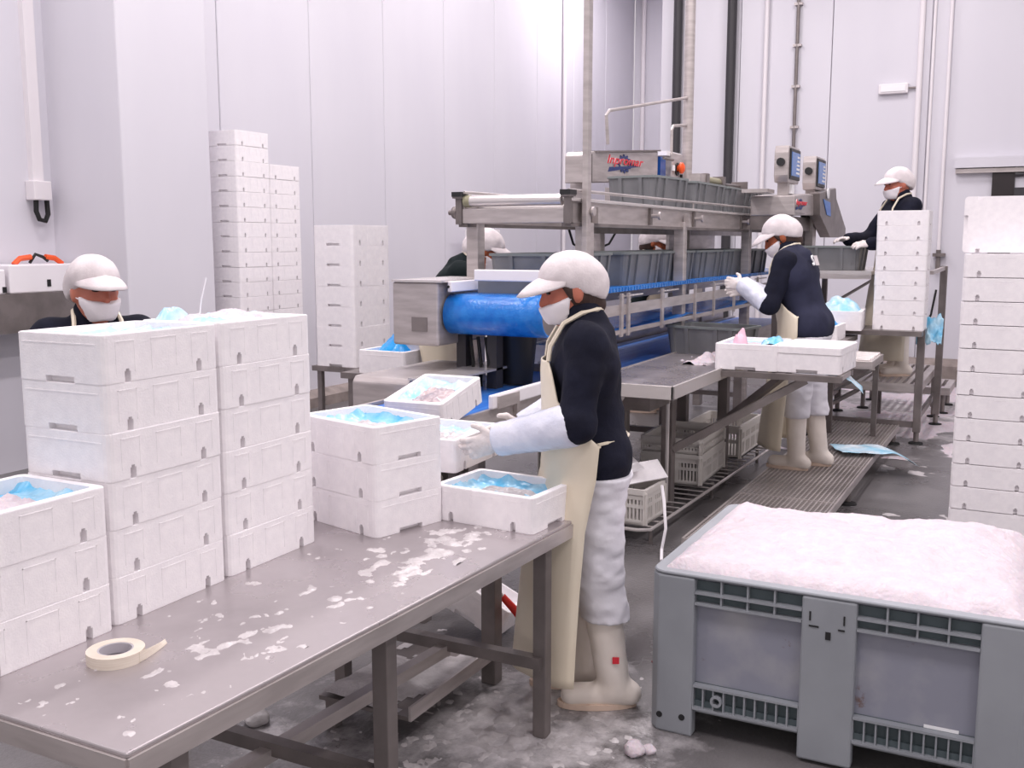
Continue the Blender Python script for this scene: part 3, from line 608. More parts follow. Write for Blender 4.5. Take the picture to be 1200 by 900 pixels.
MB().lathe([(0, .86), (.1, .86), (.125, 1.12), (.13, 1.13), (.13, 1.14), (0, 1.14)], 20, (5.32, 2.72, 0)).build('motor_cover', 'black_plastic', c, True)
for k in range(3): MB().tube([(5.1, 2.9-.05*k, 1.14), (5.08, 2.87-.05*k, 1.0), (5.13, 2.9-.05*k, .84)], .01, 6).build('motor_cable', 'rubber', c, True)
for x in (6.4, 7.4, 8.9): MB().bar((x, 2.42, 1.55), (x, 3.0, 1.55), .02, .02) if False else None
MB().box(8.95, 3.02, 1.5, 10.4, 3.05, 1.79).build('rear_panel', 'steel', c)
MB().box(6.9, 3.0, 1.74, 11.4, 3.02, 1.79).build('rear_rail', 'steel_dark', c)
MB().tube([(6.9, 3.1, 1.79), (7.0, 3.1, 1.66), (7.3, 3.1, 1.6), (7.7, 3.1, 1.66), (7.9, 3.1, 1.79)], .009, 6).build('hanging_cable', 'rubber', c, True)
# steel sign cabinet and the pole beside it
t = thing('sign_cabinet', 'stainless cabinet with red and blue logo above the roller track', 'cabinet', (0, 0, 0))
MB().prism([(7.1, 2.11), (7.1, 2.31), (7.13, 2.34), (8.72, 2.46), (8.72, 2.2)], 3.06, 3.22, lambda a, b, c_: (a, c_, b)).build('body', 'steel', t, bevel=.008)
MB().prism([(7.3, 2.345), (8.74, 2.462), (8.74, 2.475), (7.3, 2.358)], 3.04, 3.24, lambda a, b, c_: (a, c_, b)).build('cover', 'steel_dark', t)
MB().box(7.23, 3.055, 2.12, 7.24, 3.06, 2.33).build('seam', 'steel_dark', t)
emblem(t, face_matrix((7.9, 3.057, 2.3), (1, 0, .045), (0, 0, 1)) @ Matrix.Diagonal((2.0, 1, 1, 1)), .15)
for x in (7.3, 8.0): MB().box(x-.03, 3.15, 1.9, x+.03, 3.25, 2.12).build('stand', 'steel', t)
t = thing('control_box', 'steel control box with orange emergency button beside the sign cabinet', 'control box', (0, 0, 0))
MB().box(8.98, 3.02, 2.2, 9.28, 3.2, 2.47).build('body', 'steel', t, bevel=.008); MB().box(8.76, 3.05, 2.21, 8.9, 3.12, 2.42).build('blue_panel', 'display_blue', t); MB().box(8.9, 3.04, 2.44, 9.3, 3.2, 2.48).build('lid', 'white_plastic', t)
MB().lathe([(0, 0), (.03, 0), (.03, .03), (.05, .03), (.05, .05), (.03, .065), (0, .07)], 16, (9.14, -3.02, 2.34), 'y').build('emergency_button', 'orange', t, True).scale.y = -1
MB().lathe([(.03, 0), (.058, 0), (.058, .012), (.03, .012)], 16, (9.12, -3.02, 2.33), 'y').build('button_collar', 'black_plastic', t).scale.y = -1
MB().box(8.98, 3.008, 2.31, 9.04, 3.02, 2.36).build('label_plate', 'label_white', t); MB().box(9.22, 3.0, 2.24, 9.24, 3.02, 2.29).build('switch', 'black_plastic', t)
MB().tube([(8.7, 3.0, 2.4), (8.95, 3.0, 2.4)], .012, 8).build('plunger', 'steel_dark', t)
MB().box(8.8, 3.1, 1.95, 9.2, 3.18, 2.2).build('stand', 'steel', t)
t = thing('tube_mast', 'tall round steel mast with two bent tubes beside the control box', 'pole', (9.42, 3.02, 0))
MB().tube([(0, 0, 0), (0, 0, CEIL)], .048, 14).build('mast', 'steel', t, True)
MB().tube([(-1.72, .1, 2.44), (-1.76, .1, 2.66), (-1.72, .09, 2.7), (0, 0, 3.0)], .014, 8).build('bent_tube', 'steel', t, True)
MB().tube([(-.4, .02, 2.44), (-.4, .02, 2.67), (-.36, .02, 2.71), (0, 0, 2.75)], .014, 8).build('bent_tube', 'steel', t, True)
t = thing('air_cylinder', 'olive pneumatic cylinder above the upper track tubs', 'cylinder', (0, 0, 0))
MB().tube([(8.62, 2.62, 2.2), (9.1, 2.62, 2.2)], .035, 14).build('barrel', 'olive', t, True); MB().tube([(9.12, 2.62, 2.19), (9.85, 2.62, 2.2)], .012, 8).build('rod', 'steel_dark', t, True)
for x in (8.6, 9.1): MB().box(x-.03, 2.57, 2.15, x+.05, 2.67, 2.25).build('end_block', 'steel_dark', t)
MB().box(8.4, 2.58, 2.15, 8.57, 2.66, 2.24).build('mount', 'steel', t); MB().box(9.8, 2.55, 2.13, 9.84, 2.7, 2.24).build('bracket', 'steel_dark', t)
MB().box(8.45, 2.9, 1.95, 9.8, 2.96, 2.14).box(8.45, 2.6, 2.142, 9.8, 2.96, 2.152).build('support_plate', 'steel', t)

# lower conveyor
c = thing('lower_conveyor', 'low blue conveyor carrying foam boxes past the packers', 'conveyor', (0, 0, 0))
MB().box(3.62, 2.4, .825, 11.2, 2.98, .85).build('belt', 'belt_low', c)
MB().tube([(3.62, 2.4, .8), (3.62, 2.98, .8)], .05, 16).build('end_roller', 'belt_low', c, True)
for y in (2.37, 3.01): MB().box(3.58, y-.012, .72, 11.2, y+.012, .865).build('side_plate', 'steel', c)
for x in (3.72, 5.1, 7.0, 9.0, 10.9):
    for y in (2.37, 3.01): MB().box(x-.03, y-.03, 0, x+.03, y+.03, .72).build('leg', 'steel_dark', c)
    MB().box(x-.02, 2.4, .3, x+.02, 2.98, .34).build('cross_bar', 'steel_dark', c)
o = MB().box(4.32, 2.33, .87, 5.4, 2.36, .94).build('guide_bar', 'white_plastic', c, bevel=.008)
for x in (4.38, 4.5): MB().lathe([(0, 0), (.012, 0), (.012, .01), (0, .01)], 8, (x, 2.32, .9), 'y').build('bolt', 'steel_dark', o)
MB().box(4.36, 2.318, .87, 4.58, 2.33, .93).build('bolt_plate', 'steel', o)
for x in (4.6, 5.3): MB().box(x-.015, 2.335, .78, x+.015, 2.36, .9).build('guide_holder', 'steel', c)
MB().prism([(4.5, .52), (5.35, .52), (5.35, .96), (4.53, .96), (4.5, .93)], 2.93, 3.3, lambda a, b, c_: (a, c_, b)).build('drive_housing', 'steel', c, bevel=.01)
MB().box(4.5, 2.72, .955, 5.4, 2.94, .967).build('housing_wing', 'steel_bright', c)
MB().box(4.56, 3.02, 0, 4.64, 3.1, .52).build('leg', 'steel_dark', c); MB().box(5.2, 3.02, 0, 5.28, 3.1, .52).build('leg', 'steel_dark', c)
MB().box(6.0, 3.05, .8, 10.9, 3.08, 1.05).build('rear_guard', 'steel', c)
MB().box(5.9, 2.62, .85, 6.25, 2.94, .9).build('box_rest', 'steel_dark', c)
# post beside the woman and low drip tray
t = thing('drain_stand', 'dark steel stand with low drip tray behind the table end', 'stand', (3.3, 1.79, 0))
MB().box(-.03, -.03, 0, .03, .03, .66).build('post', 'steel_dark', t, bevel=.003); MB().box(-.6, -.01, .1, -.03, .36, .115).build('drip_tray', 'steel_dark', t)
MB().box(-.6, -.02, .1, .0, -.01, .15).build('tray_lip', 'steel', t)
for x in (-.57, -.1): MB().box(x-.02, .3, 0, x+.02, .34, .1).build('leg', 'steel_dark', t)
o = height_patch('tray_snow', -.6, .0, -.05, .35, .012, lambda X, Y: .05*(fbm(X*7, Y*7, 3.)-.38), 'snow_dirty'); o.location = (3.3, 1.79, .118); tag(o, 'dirty slush lying in the drip tray under the table', 'ice', kind='stuff')

# steel arm table under the left boxes
t = thing('side_stand', 'steel arm stand carrying foam boxes left of the conveyor drive', 'stand', (0, 0, 0))
MB().box(5.6, 3.62, .76, 6.15, 4.2, .8).build('arm_top', 'steel_dark', t); MB().bar((5.7, 4.1, .78), (5.35, 3.4, .62), .05, .05).build('arm', 'steel_dark', t)
MB().box(6.48, 4.7, .66, 7.02, 5.14, .70).build('stack_top', 'steel_dark', t); MB().bar((6.5, 4.8, .67), (5.9, 4.1, .77), .06, .04).build('link', 'steel_dark', t)
for x, y, z in ((5.65, 3.68, .76), (6.1, 3.68, .76), (5.65, 4.14, .76), (6.1, 4.14, .76), (6.53, 4.75, .66), (6.97, 4.75, .66), (6.53, 5.09, .66), (6.97, 5.09, .66)): MB().box(x-.02, y-.02, 0, x+.02, y+.02, z).build('leg', 'steel_dark', t)

# sorting tray with shelf
t = thing('sorting_tray', 'stainless sorting tray on legs beside the lower conveyor', 'tray', (0, 0, 0)); TT = .915
MB().box(5.2, 1.72, TT-.05, 7.65, 2.34, TT-.035).build('pan', 'steel_top', t)
MB().box(5.19, 1.71, TT-.075, 7.2, 1.725, TT).build('front_lip', 'steel_bright', t, bevel=.003); MB().box(5.19, 1.71, TT-.075, 5.205, 2.34, TT).build('end_lip', 'steel_bright', t, bevel=.003)
MB().box(5.2, 2.33, TT-.05, 7.65, 2.345, TT-.03).build('rear_lip', 'steel', t)
MB().box(5.5, 1.95, TT-.2, 6.0, 2.3, TT-.05).build('under_box', 'steel_dark', t)
for x, y in ((5.93, 1.98), (7.15, 1.98), (5.93, 2.28), (7.15, 2.28)):
    MB().box(x-.035, y-.035, 0, x+.035, y+.035, TT-.05).build('leg', 'steel_dark', t, bevel=.003)
for x in (6.12, 6.5):
    MB().box(x-.025, 1.0, .865, x+.025, 1.74, .9).build('shelf_bar', 'steel_dark', t)
for y in (1.02, 1.4, 1.7): MB().box(6.12, y-.015, .87, 6.52, y+.015, .9).build('shelf_slat', 'steel', t)
MB().bar((5.93, 1.95, .42), (6.2, 1.22, .86), .04, .045).build('brace', 'steel_dark', t); MB().bar((7.15, 1.95, .42), (6.55, 1.4, .86), .04, .045).build('brace', 'steel_dark', t)
MB().bar((5.4, 2.05, TT-.06), (5.1, 2.28, .35), .02, .02).build('stay', 'steel', t)
MB().tube([(5.85, 1.96, .1), (5.85, 1.96, .8)], .012, 8).build('hose', 'steel_bright', t)
o = height_patch('tray_ice', 6.45, 1.8, 7.2, 2.15, .012, lambda X, Y: .12*(fbm(X*12, Y*14, 4., 5)-.66+.42*np.exp(-((Y-1.98+.2*(X-6.8))/.06)**2)), 'ice'); o.location.z = TT-.035; tag(o, 'ridge of crushed ice on the sorting tray', 'ice', kind='stuff')

# wire rack under the tray and the white crates
t = thing('wire_rack', 'low wire rack under the sorting tray', 'rack', (0, 0, 0))
MB().tube([(5.2, 2.3, .1), (5.2, 1.9, .1), (5.24, 1.84, .1), (7.8, 1.78, .1), (7.8, 2.3, .1)], .01, 8).build('frame_rod', 'steel_bright', t, True)
rod = MB().tube([(0, 1.83, .1), (0, 2.35, .1)], .005, 6).mesh('rod', 'steel_bright')
for k in range(22): o = bpy.data.objects.new('rod', rod); col.objects.link(o); o.location.x = 5.3+k*.115; o.parent = t
for x in (5.3, 6.5, 7.7): MB().tube([(x, 1.86, 0), (x, 1.86, .1)], .012, 8).build('foot', 'steel_dark', t); MB().tube([(x, 2.3, 0), (x, 2.3, .1)], .012, 8).build('foot', 'steel_dark', t)
def crate(loc, rz, label, L=.5, W=.34, H=.2, group='white perforated crates'):
    t = thing('plastic_crate', label, 'crate', loc, rz, group); e = .012
    MB().box(-L/2, -W/2, 0, L/2, W/2, .01).build('base', 'crate_white', t)
    MB().ring(rect(-L/2-.008, -W/2-.008, L/2+.008, W/2+.008, .02), rect(-L/2+e, -W/2+e, L/2-e, W/2-e, .015), H-.03, H).build('rim', 'crate_white', t)
    for s in (-1, 1):
        m_ = MB()
        for z0, z1 in ((0, .025), (H*.46, H*.56), (H-.06, H-.03)): m_.box(-L/2, s*(W/2-e/2)-e/2, z0, L/2, s*(W/2-e/2)+e/2, z1)
        k = int(L/.022)
        for i in range(k+1):
            x = -L/2+L*i/k; wd = .0055 if (i % 7) else .014; m_.box(x-wd, s*(W/2-e/2)-e/2+.001, 0, x+wd, s*(W/2-e/2)+e/2-.001, H-.02)
        m_.build('side', 'crate_white', t)
        m_ = MB()
        for z0, z1 in ((0, .025), (H*.46, H*.56), (H-.06, H-.03)): m_.box(s*(L/2-e/2)-e/2, -W/2, z0, s*(L/2-e/2)+e/2, W/2, z1)
        k = int(W/.022)
        for i in range(k+1):
            y = -W/2+W*i/k; wd = .0055 if (i % 7) else .014; m_.box(s*(L/2-e/2)-e/2+.001, y-wd, 0, s*(L/2-e/2)+e/2-.001, y+wd, H-.02)
        m_.build('end', 'crate_white', t)
    return t
crate((5.42, 2.08, .112), R(88), 'white perforated crate under the folded foam sheet', .4, .3, .2)
crate((6.62, 2.1, .112), R(2), 'white perforated crate on the rack left of the boots', .62, .4, .2)
crate((6.62, 2.1, .314), R(2), 'white perforated crate stacked on the rack crate', .62, .4, .1)
crate((7.55, 2.08, .112), R(0), 'white perforated crate at the far end of the rack', .6, .4, .24)
crate((6.3, 2.7, .1), R(0), 'white perforated crate under the lower belt behind the woman', .6, .4, .3)
t = thing('folded_foam_sheet', 'folded white foam sheet lying on the crate behind the woman', 'sheet', (5.36, 2.12, .33)); MB().bar((-.12, .22, .0), (.1, -.12, .09), .3, .012).build('upper_leaf', 'foam', t); MB().bar((.1, -.12, .09), (.06, -.2, .0), .3, .01).build('flap', 'foam', t)
tag(MB().tube([(5.3, 1.8, .34), (5.22, 1.76, .28), (5.17, 1.73, .14), (5.14, 1.74, .03), (5.02, 1.7, .006)], .009, 6).build('strap', 'white_plastic', None, True), 'white strap hanging down from the folded sheet', 'strap')

# ------------------------------------------------------------------ grating benches and platform
def foot(parent, x, y, z):
    o = MB().tube([(x, y, .02), (x, y, z)], .022, 10).build('leg', 'steel_dark', parent, True); MB().lathe([(0, 0), (.06, 0), (.055, .012), (.015, .02), (.015, .05), (0, .05)], 16, (x, y, 0)).build('foot_pad', 'rubber', o, True)
t = thing('grating_bench', 'long low steel grating step beside the sorting tray', 'platform', (0, 0, 0))
bx0, bx1, by0, by1, bz = 5.0, 9.2, 1.0, 1.58, .15
nb = 20; me = MB().box(bx0, -.004, bz-.03, bx1, .004, bz).mesh('bar', 'steel')
for k in range(nb): o = bpy.data.objects.new('bar', me); col.objects.link(o); o.parent = t; o.location.y = by0+.02+(by1-by0-.04)*k/(nb-1)
m_ = MB()
for k in range(int((bx1-bx0)/.038)): x = bx0+.02+k*.038; m_.box(x-.003, by0, bz-.015, x+.003, by1, bz-.001)
o = m_.build('cross_rods', 'steel', t); o['kind'] = 'stuff'
for y in (by0, by1): MB().box(bx0, y-.006, bz-.045, bx1, y+.006, bz+.002).build('edge_bar', 'steel', t)
for x in (bx0, 6.1, 7.2, bx1): MB().box(x-.006, by0, bz-.045, x+.006, by1, bz+.003).build('joint_bar', 'steel', t)
for x in (5.2, 6.72, 8.95):
    for y in (by0+.03, by1-.03): foot(t, x, y, bz-.03)
def slat_platform(name, label, x0, y0, x1, y1, z, n, m='steel'):
    t = thing(name, label, 'platform', (0, 0, 0)); me = MB().box(x0, -.018, z-.025, x1, .018, z).mesh('slat', m)
    for k in range(n): o = bpy.data.objects.new('slat', me); col.objects.link(o); o.parent = t; o.location.y = y0+.03+(y1-y0-.06)*k/(n-1)
    for y in (y0, y1): MB().box(x0, y-.015, z-.07, x1, y+.015, z+.001).build('edge_bar', m, t)
    for x in (x0, x1): MB().box(x-.015, y0-.015, z-.07, x+.015, y1+.015, z+.001).build('edge_bar', m, t)
    return t
PZ = .5
t = slat_platform('work_platform', 'raised slatted steel platform under the far worker', 9.05, .86, 10.55, 1.75, PZ, 14)
for x, y, h in ((9.05, .86, .95), (10.1, .8, 1.46), (9.05, 1.75, PZ), (10.5, 1.75, PZ), (10.55, .86, PZ)):
    MB().box(x-.03, y-.03, .1, x+.03, y+.03, h).build('post', 'steel_dark', t, bevel=.003); foot(t, x, y, .12)
for y in (.86, 1.75): MB().bar((9.05, y, .22), (10.5, y, .22), .03, .05).build('low_rail', 'steel_dark', t)
MB().bar((9.05, .86, .16), (9.05, 1.75, .16), .03, .05).build('low_rail', 'steel_dark', t); MB().bar((9.05, 1.7, .2), (10.1, 1.2, .47), .03, .03).build('brace', 'steel_dark', t)
MB().bar((10.1, .8, 1.44), (9.3, .83, 1.42), .03, .03).build('hand_rail', 'steel', t); MB().box(8.85, .84, .915, 9.35, 1.75, .955).build('box_shelf', 'steel_dark', t)
MB().box(8.3, 1.35, .865, 8.95, 1.75, .905).build('box_shelf', 'steel_dark', t)
t2 = slat_platform('step_platform', 'low slatted steel step behind the raised platform', 10.75, .75, 11.45, 1.6, .26, 12)
for x in (10.8, 11.4):
    for y in (.8, 1.55): foot(t2, x, y, .2)
t = thing('roller_tray', 'short steel roller tray under the blue-filled boxes', 'tray', (0, 0, 0))
MB().box(7.9, 1.08, .74, 8.5, 1.5, .80).build('frame', 'steel', t, bevel=.004)
for k in range(6): MB().tube([(7.95+k*.1, 1.1, .805), (7.95+k*.1, 1.48, .805)], .012, 8).build('roller', 'steel_bright', t, True)
MB().bar((8.2, 1.45, .74), (8.3, 1.75, .45), .3, .06).build('chute', 'steel', t); MB().bar((8.35, 1.15, .74), (8.8, 1.5, .5), .05, .12).build('side_plate', 'steel', t)
for y in (1.12, 1.46): MB().box(8.4, y-.02, 0, 8.44, y+.02, .74).build('leg', 'steel_dark', t)
t = thing('far_table', 'steel table holding a grey tub before the platform worker', 'table', (0, 0, 0))
MB().box(9.2, 1.3, 1.40, 10.6, 1.98, 1.43).build('tabletop', 'steel_bright', t); MB().box(9.2, 1.3, 1.36, 9.22, 1.98, 1.4).build('apron_plate', 'steel', t)
for x, y in ((9.25, 1.92), (10.5, 1.92), (10.5, 1.36)): MB().box(x-.025, y-.025, 0, x+.025, y+.025, 1.4).build('leg', 'steel_dark', t)
MB().bar((9.25, 1.92, .95), (10.4, 1.4, 1.35), .02, .02).build('brace', 'steel_dark', t); MB().box(9.24, 1.9, .9, 10.5, 1.94, .95).build('rail', 'steel_dark', t)
# weighing hoppers
def hopper_head(x, y, z, label):
    t = thing('weighing_display', label, 'display', (x, y, z))
    MB().prism([(0, 0), (.4, 0), (.43, .06), (.43, .27), (.4, .31), (0, .31), (-.03, .25), (-.03, .06)], 0, .12, lambda a, b, c_: (a, c_, b)).build('housing', 'steel', t, bevel=.008)
    MB().box(.02, -.012, .03, .4, 0, .29).build('bezel', 'black_plastic', t, bevel=.006); MB().box(.05, -.016, .06, .36, -.012, .26).build('screen', 'screen', t)
    for k in range(5): MB().box(.22+.01*k, -.019, .08+.034*k, .34, -.016, .096+.034*k).build('readout', 'label_white', t)
    MB().lathe([(0, 0), (.035, 0), (.035, -.03), (0, -.03)], 12, (-.03, .06, .17), 'x').build('knob', 'black_plastic', t, True)
    MB().box(.08, .02, -.18, .3, .11, 0).build('neck', 'steel', t); MB().box(.14, -.002, -.09, .24, .02, -.01).build('label_plate', 'label_white', t)
    MB().box(.1, .03, -.75, .26, .1, -.18).build('stem', 'steel', t)
    return t
hopper_head(8.98, 1.98, 2.18, 'left weighing display with blue screen above the hopper')
hopper_head(9.95, 1.94, 2.16, 'right weighing display with blue screen above the hopper')
t = thing('weigh_hopper', 'steel weighing hopper with slanted outlet chute', 'hopper', (0, 0, 0))
MB().prism([(8.98, 1.9), (10.3, 1.93), (10.3, 2.12), (9.4, 2.1), (8.98, 2.07)], 1.92, 2.3, lambda a, b, c_: (a, c_, b)).build('body', 'steel', t, bevel=.01)
MB().prism([(9.75, 2.12), (10.55, 2.2), (10.6, 2.1), (11.2, 1.82), (11.2, 1.74), (10.8, 1.72), (10.35, 1.72), (9.8, 1.92)], 1.86, 1.96, lambda a, b, c_: (a, c_, b)).build('chute', 'steel_dark', t, bevel=.006)
MB().prism([(9.9, 2.07), (10.25, 2.05), (10.3, 1.92), (10.1, 1.93)], 1.853, 1.858, lambda a, b, c_: (a, c_, b)).build('window', 'belt_low', t)
MB().lathe([(0, 0), (.05, 0), (.05, .01), (0, .01)], 16, (10.1, 1.845, 2.13), 'y').build('disc', 'label_white', t)
MB().box(8.75, 2.1, 2.09, 9.0, 2.32, 2.12).build('feed_deck', 'steel', t); MB().box(8.99, 2.0, 1.78, 10.2, 2.3, 1.9).build('under_frame', 'steel_dark', t)
MB().box(9.4, 2.1, 0, 9.48, 2.18, 1.8).build('stand', 'steel_dark', t); MB().box(10.6, 2.1, 0, 10.68, 2.18, 1.8).build('stand', 'steel_dark', t); MB().box(10.1, 1.97, 1.9, 10.7, 2.1, 1.99).build('chute_mount', 'steel_dark', t)
emblem(t, face_matrix((9.2, 1.915, 2.0), (1, 0, .02), (0, 0, 1)) @ Matrix.Diagonal((1.7, 1, 1, 1)), .1)

# ------------------------------------------------------------------ loose film, snow and small things
def scrap(cx, cy, z, lx, ly, m, label, rz=0., seed=0., fn=None):
    f = fn or (lambda u, v: .02+.05*fbm(u*2+seed, v*2, seed, 3))
    return crumple('plastic_scrap', cx, cy, z, lx, ly, rz, f, m, label, 'film', n=24, solid=.002)
scrap(7.75, 1.02, .155, .35, .55, 'film_pale', 'torn blue film draped over the edge of the grating step', R(25), 1., lambda u, v: .012+.03*fbm(u*2, v*2, 1.)-.14*np.clip(-v-.25, 0, 1)**1.3)
scrap(6.52, 1.05, .86, .34, .22, 'film_pale', 'pale blue film hanging off the shelf end', R(10), 2., lambda u, v: .03*fbm(u*2, v*2, 1.)-.1*np.clip(-v, 0, 1))
scrap(9.4, 1.5, .01, .3, .35, 'film_blue', 'blue film lying on the floor under the platform', 0, 3.)
scrap(9.3, .82, 1.0, .12, .2, 'film_blue', 'blue film caught on the platform post beside the foam stack', 0, 4., lambda u, v: .1*u-.12*fbm(u*3, v*3, 1.))
def floor_ice(X, Y):
    b = .95*np.exp(-((X-3.0)/.5)**2-((Y-1.55)/.33)**2)+.5*np.exp(-((X-2.6)/.7)**2-((Y-1.0)/.6)**2)+.55*np.exp(-((X-2.5)/.5)**2-((Y-2.0)/.4)**2)
    return .045*(fbm(X*26, Y*26, 7., 5)-.8+.22*b+.35*(fbm(X*3, Y*3, 1.)-.47))
tag(height_patch('floor_slush', 1.6, .55, 3.75, 2.6, .013, floor_ice, 'snow_dirty'), 'dirty slush spread on the floor around the table end', 'ice', kind='stuff')
tag(height_patch('floor_frost', 8.3, -.6, 12.8, 2.6, .03, lambda X, Y: .03*(fbm(X*2.2, Y*3.5, 2., 5)-.52+.14*np.clip((X-9)/3, 0, 1)), 'ice'), 'white frost on the floor around the far platform', 'ice', kind='stuff')
tag(height_patch('floor_specks', 4.2, .1, 8.3, 1.0, .02, lambda X, Y: .03*(fbm(X*7, Y*7, 9., 4)-.66), 'snow_dirty'), 'scattered ice specks on the floor beside the grating step', 'ice', kind='stuff')
def lump(x, y, z, s, m, label, seed):
    u, v = np.meshgrid(np.linspace(0, 2*np.pi, 21), np.linspace(0, np.pi, 12), indexing='ij'); X, Y, Zz = np.cos(u)*np.sin(v), np.sin(u)*np.sin(v), np.cos(v)
    r = s*(.7+.7*fbm(X*1.6+seed+5, Y*1.6+5, Zz*1.6+5, 3)); P = np.stack([X*r, Y*r, np.maximum(Zz*r*.8, -s*.45)+s*.45], -1)
    o = MB().grid(P).build('ice_lump', m, None, True); o.location = (x, y, z); return tag(o, label, 'ice')
lump(2.33, 1.3, 0, .05, 'snow_dirty', 'rounded ice lump on the floor between the table legs', 1.)
lump(2.62, 2.36, 0, .045, 'snow_dirty', 'round ice lump under the left part of the table', 2.)
lump(3.02, 1.1, 0, .035, 'ice', 'small white ice chunk near the bin', 3.)
lump(3.05, 1.06, 0, .022, 'ice', 'tiny ice chunk beside the small white one', 4.)
t = thing('red_tool', 'red tool handle leaning beside the apron under the table', 'tool', (3.37, 1.76, .1)); MB().tube([(0, .02, .22), (.02, -.03, .16), (.03, -.09, .09), (.035, -.12, .05)], [.014, .017, .018, .013], 10).build('handle', 'red', t, True); MB().tube([(0, .02, .22), (-.01, .06, .27)], .008, 8).build('shaft', 'steel', t, True)
tag(MB().bar((3.75, 1.3, .002), (3.95, 1.05, .002), .02, .004).build('trim_1', 'red_brown'), 'dark joint line in the floor left of the ice bin', 'joint', kind='structure')

# ------------------------------------------------------------------ people: implicit surfaces meshed with surface nets
def surface_nets(F, o, h):
    S = F < 0; nx, ny, nz = F.shape
    c = [S[i:nx-1+i, j:ny-1+j, k:nz-1+k] for i in (0, 1) for j in (0, 1) for k in (0, 1)]
    al = np.logical_and.reduce(c); an = np.logical_or.reduce(c); act = an & ~al
    idx = np.argwhere(act); ids = np.full(act.shape, -1, np.int64); ids[act] = np.arange(len(idx))
    off = np.array([(i, j, k) for i in (0, 1) for j in (0, 1) for k in (0, 1)])
    val = np.stack([F[idx[:, 0]+a, idx[:, 1]+b, idx[:, 2]+c_] for a, b, c_ in off], 1)
    P = np.zeros((len(idx), 3)); W = np.zeros(len(idx))
    for a in range(8):
        for b in range(a+1, 8):
            if np.abs(off[a]-off[b]).sum() != 1: continue
            va, vb = val[:, a], val[:, b]; m_ = (va < 0) != (vb < 0); t = np.where(m_, va/np.where(va-vb == 0, 1, va-vb), 0)
            P += np.where(m_[:, None], off[a]+(off[b]-off[a])*t[:, None], 0); W += m_
    V = (idx+P/np.maximum(W, 1)[:, None])*h+o; Q = []
    for ax in range(3):
        sl = [slice(None)]*3; s2 = [slice(None)]*3; sl[ax] = slice(0, -1); s2[ax] = slice(1, None)
        e = np.argwhere(S[tuple(sl)] != S[tuple(s2)]); b, c_ = (ax+1) % 3, (ax+2) % 3
        e = e[(e[:, b] > 0) & (e[:, c_] > 0) & (e[:, b] < F.shape[b]-1) & (e[:, c_] < F.shape[c_]-1)]
        eb = np.eye(3, dtype=int)[b]; ec = np.eye(3, dtype=int)[c_]
        g = lambda q: ids[q[:, 0], q[:, 1], q[:, 2]]
        quad = np.stack([g(e-eb-ec), g(e-ec), g(e), g(e-eb)], 1); ins = S[e[:, 0], e[:, 1], e[:, 2]]
        quad[~ins] = quad[~ins][:, ::-1]; Q.append(quad)
    Q = np.concatenate(Q); return V, Q[(Q >= 0).all(1)]
def cap_(a, b, r1, r2=None, d=None, s=1.): return ('c', np.array(a, float), np.array(b, float), r1, r1 if r2 is None else r2, None if d is None else np.array(d, float), s)
def ell(c, r, Rm=None): return ('e', np.array(c, float), np.array(r, float), np.eye(3) if Rm is None else Rm)
def blob(name, prims, m, parent, h=.01, inflate=0., k=.03, clips=(), noise=0., nfreq=18., nstretch=(1, 1, 1)):
    lo = np.full(3, 9e9); hi = -lo; bb = []
    for p in prims:
        if p[0] == 'c': r = max(p[3], p[4]); a, b = np.minimum(p[1], p[2])-r, np.maximum(p[1], p[2])+r
        else: r = p[2].max(); a, b = p[1]-r, p[1]+r
        bb.append((a, b)); lo = np.minimum(lo, a); hi = np.maximum(hi, b)
    mg = inflate+k+3*h+noise; lo = lo-mg; hi = hi+mg; n = np.ceil((hi-lo)/h).astype(int)+1
    F = np.full(n, .3, np.float32); ax = [lo[i]+np.arange(n[i])*h for i in range(3)]
    for p, (a, b) in zip(prims, bb):
        i0 = np.maximum(((a-mg-lo)/h).astype(int), 0); i1 = np.minimum(np.ceil((b+mg-lo)/h).astype(int)+1, n)
        X, Y, Zz = np.meshgrid(*[ax[i][i0[i]:i1[i]] for i in range(3)], indexing='ij'); q = np.stack([X, Y, Zz], -1)-p[1]
        if p[0] == 'c':
            ba = p[2]-p[1]
            if p[5] is not None: q = q+(p[6]-1)*(q@p[5])[..., None]*p[5]; ba = ba+(p[6]-1)*(ba@p[5])*p[5]
            t = np.clip((q@ba)/max(ba@ba, 1e-9), 0, 1); d = np.linalg.norm(q-t[..., None]*ba, axis=-1)-(p[3]+(p[4]-p[3])*t)
        else:
            q = q@p[3]; k0 = np.linalg.norm(q/p[2], axis=-1); k1 = np.linalg.norm(q/p[2]**2, axis=-1); d = k0*(k0-1)/np.maximum(k1, 1e-6)
        s_ = tuple(slice(i0[i], i1[i]) for i in range(3)); A = F[s_]; hh = np.clip(.5+.5*(d-A)/k, 0, 1); F[s_] = d*(1-hh)+A*hh-k*hh*(1-hh)
    F -= inflate
    if noise:
        near = np.abs(F) < noise+2*h; I = np.argwhere(near); P = I*h+lo
        F[near] += (2*noise*(fbm(P[:, 0]*nfreq*nstretch[0]+20, P[:, 1]*nfreq*nstretch[1]+20, P[:, 2]*nfreq*nstretch[2]+20, 2)-.37)).astype(np.float32)
    for nrm, dd in clips:
        F = np.maximum(F, (ax[0]*nrm[0])[:, None, None]+(ax[1]*nrm[1])[None, :, None]+(ax[2]*nrm[2])[None, None, :]-dd)
    F[0], F[-1] = .1, .1; F[:, 0], F[:, -1] = .1, .1; F[:, :, 0], F[:, :, -1] = .1, .1
    V, Q = surface_nets(F, lo, h); return np_obj(name, V, Q, m, parent)
def unit(v): v = np.array(v, float); return v/np.linalg.norm(v)
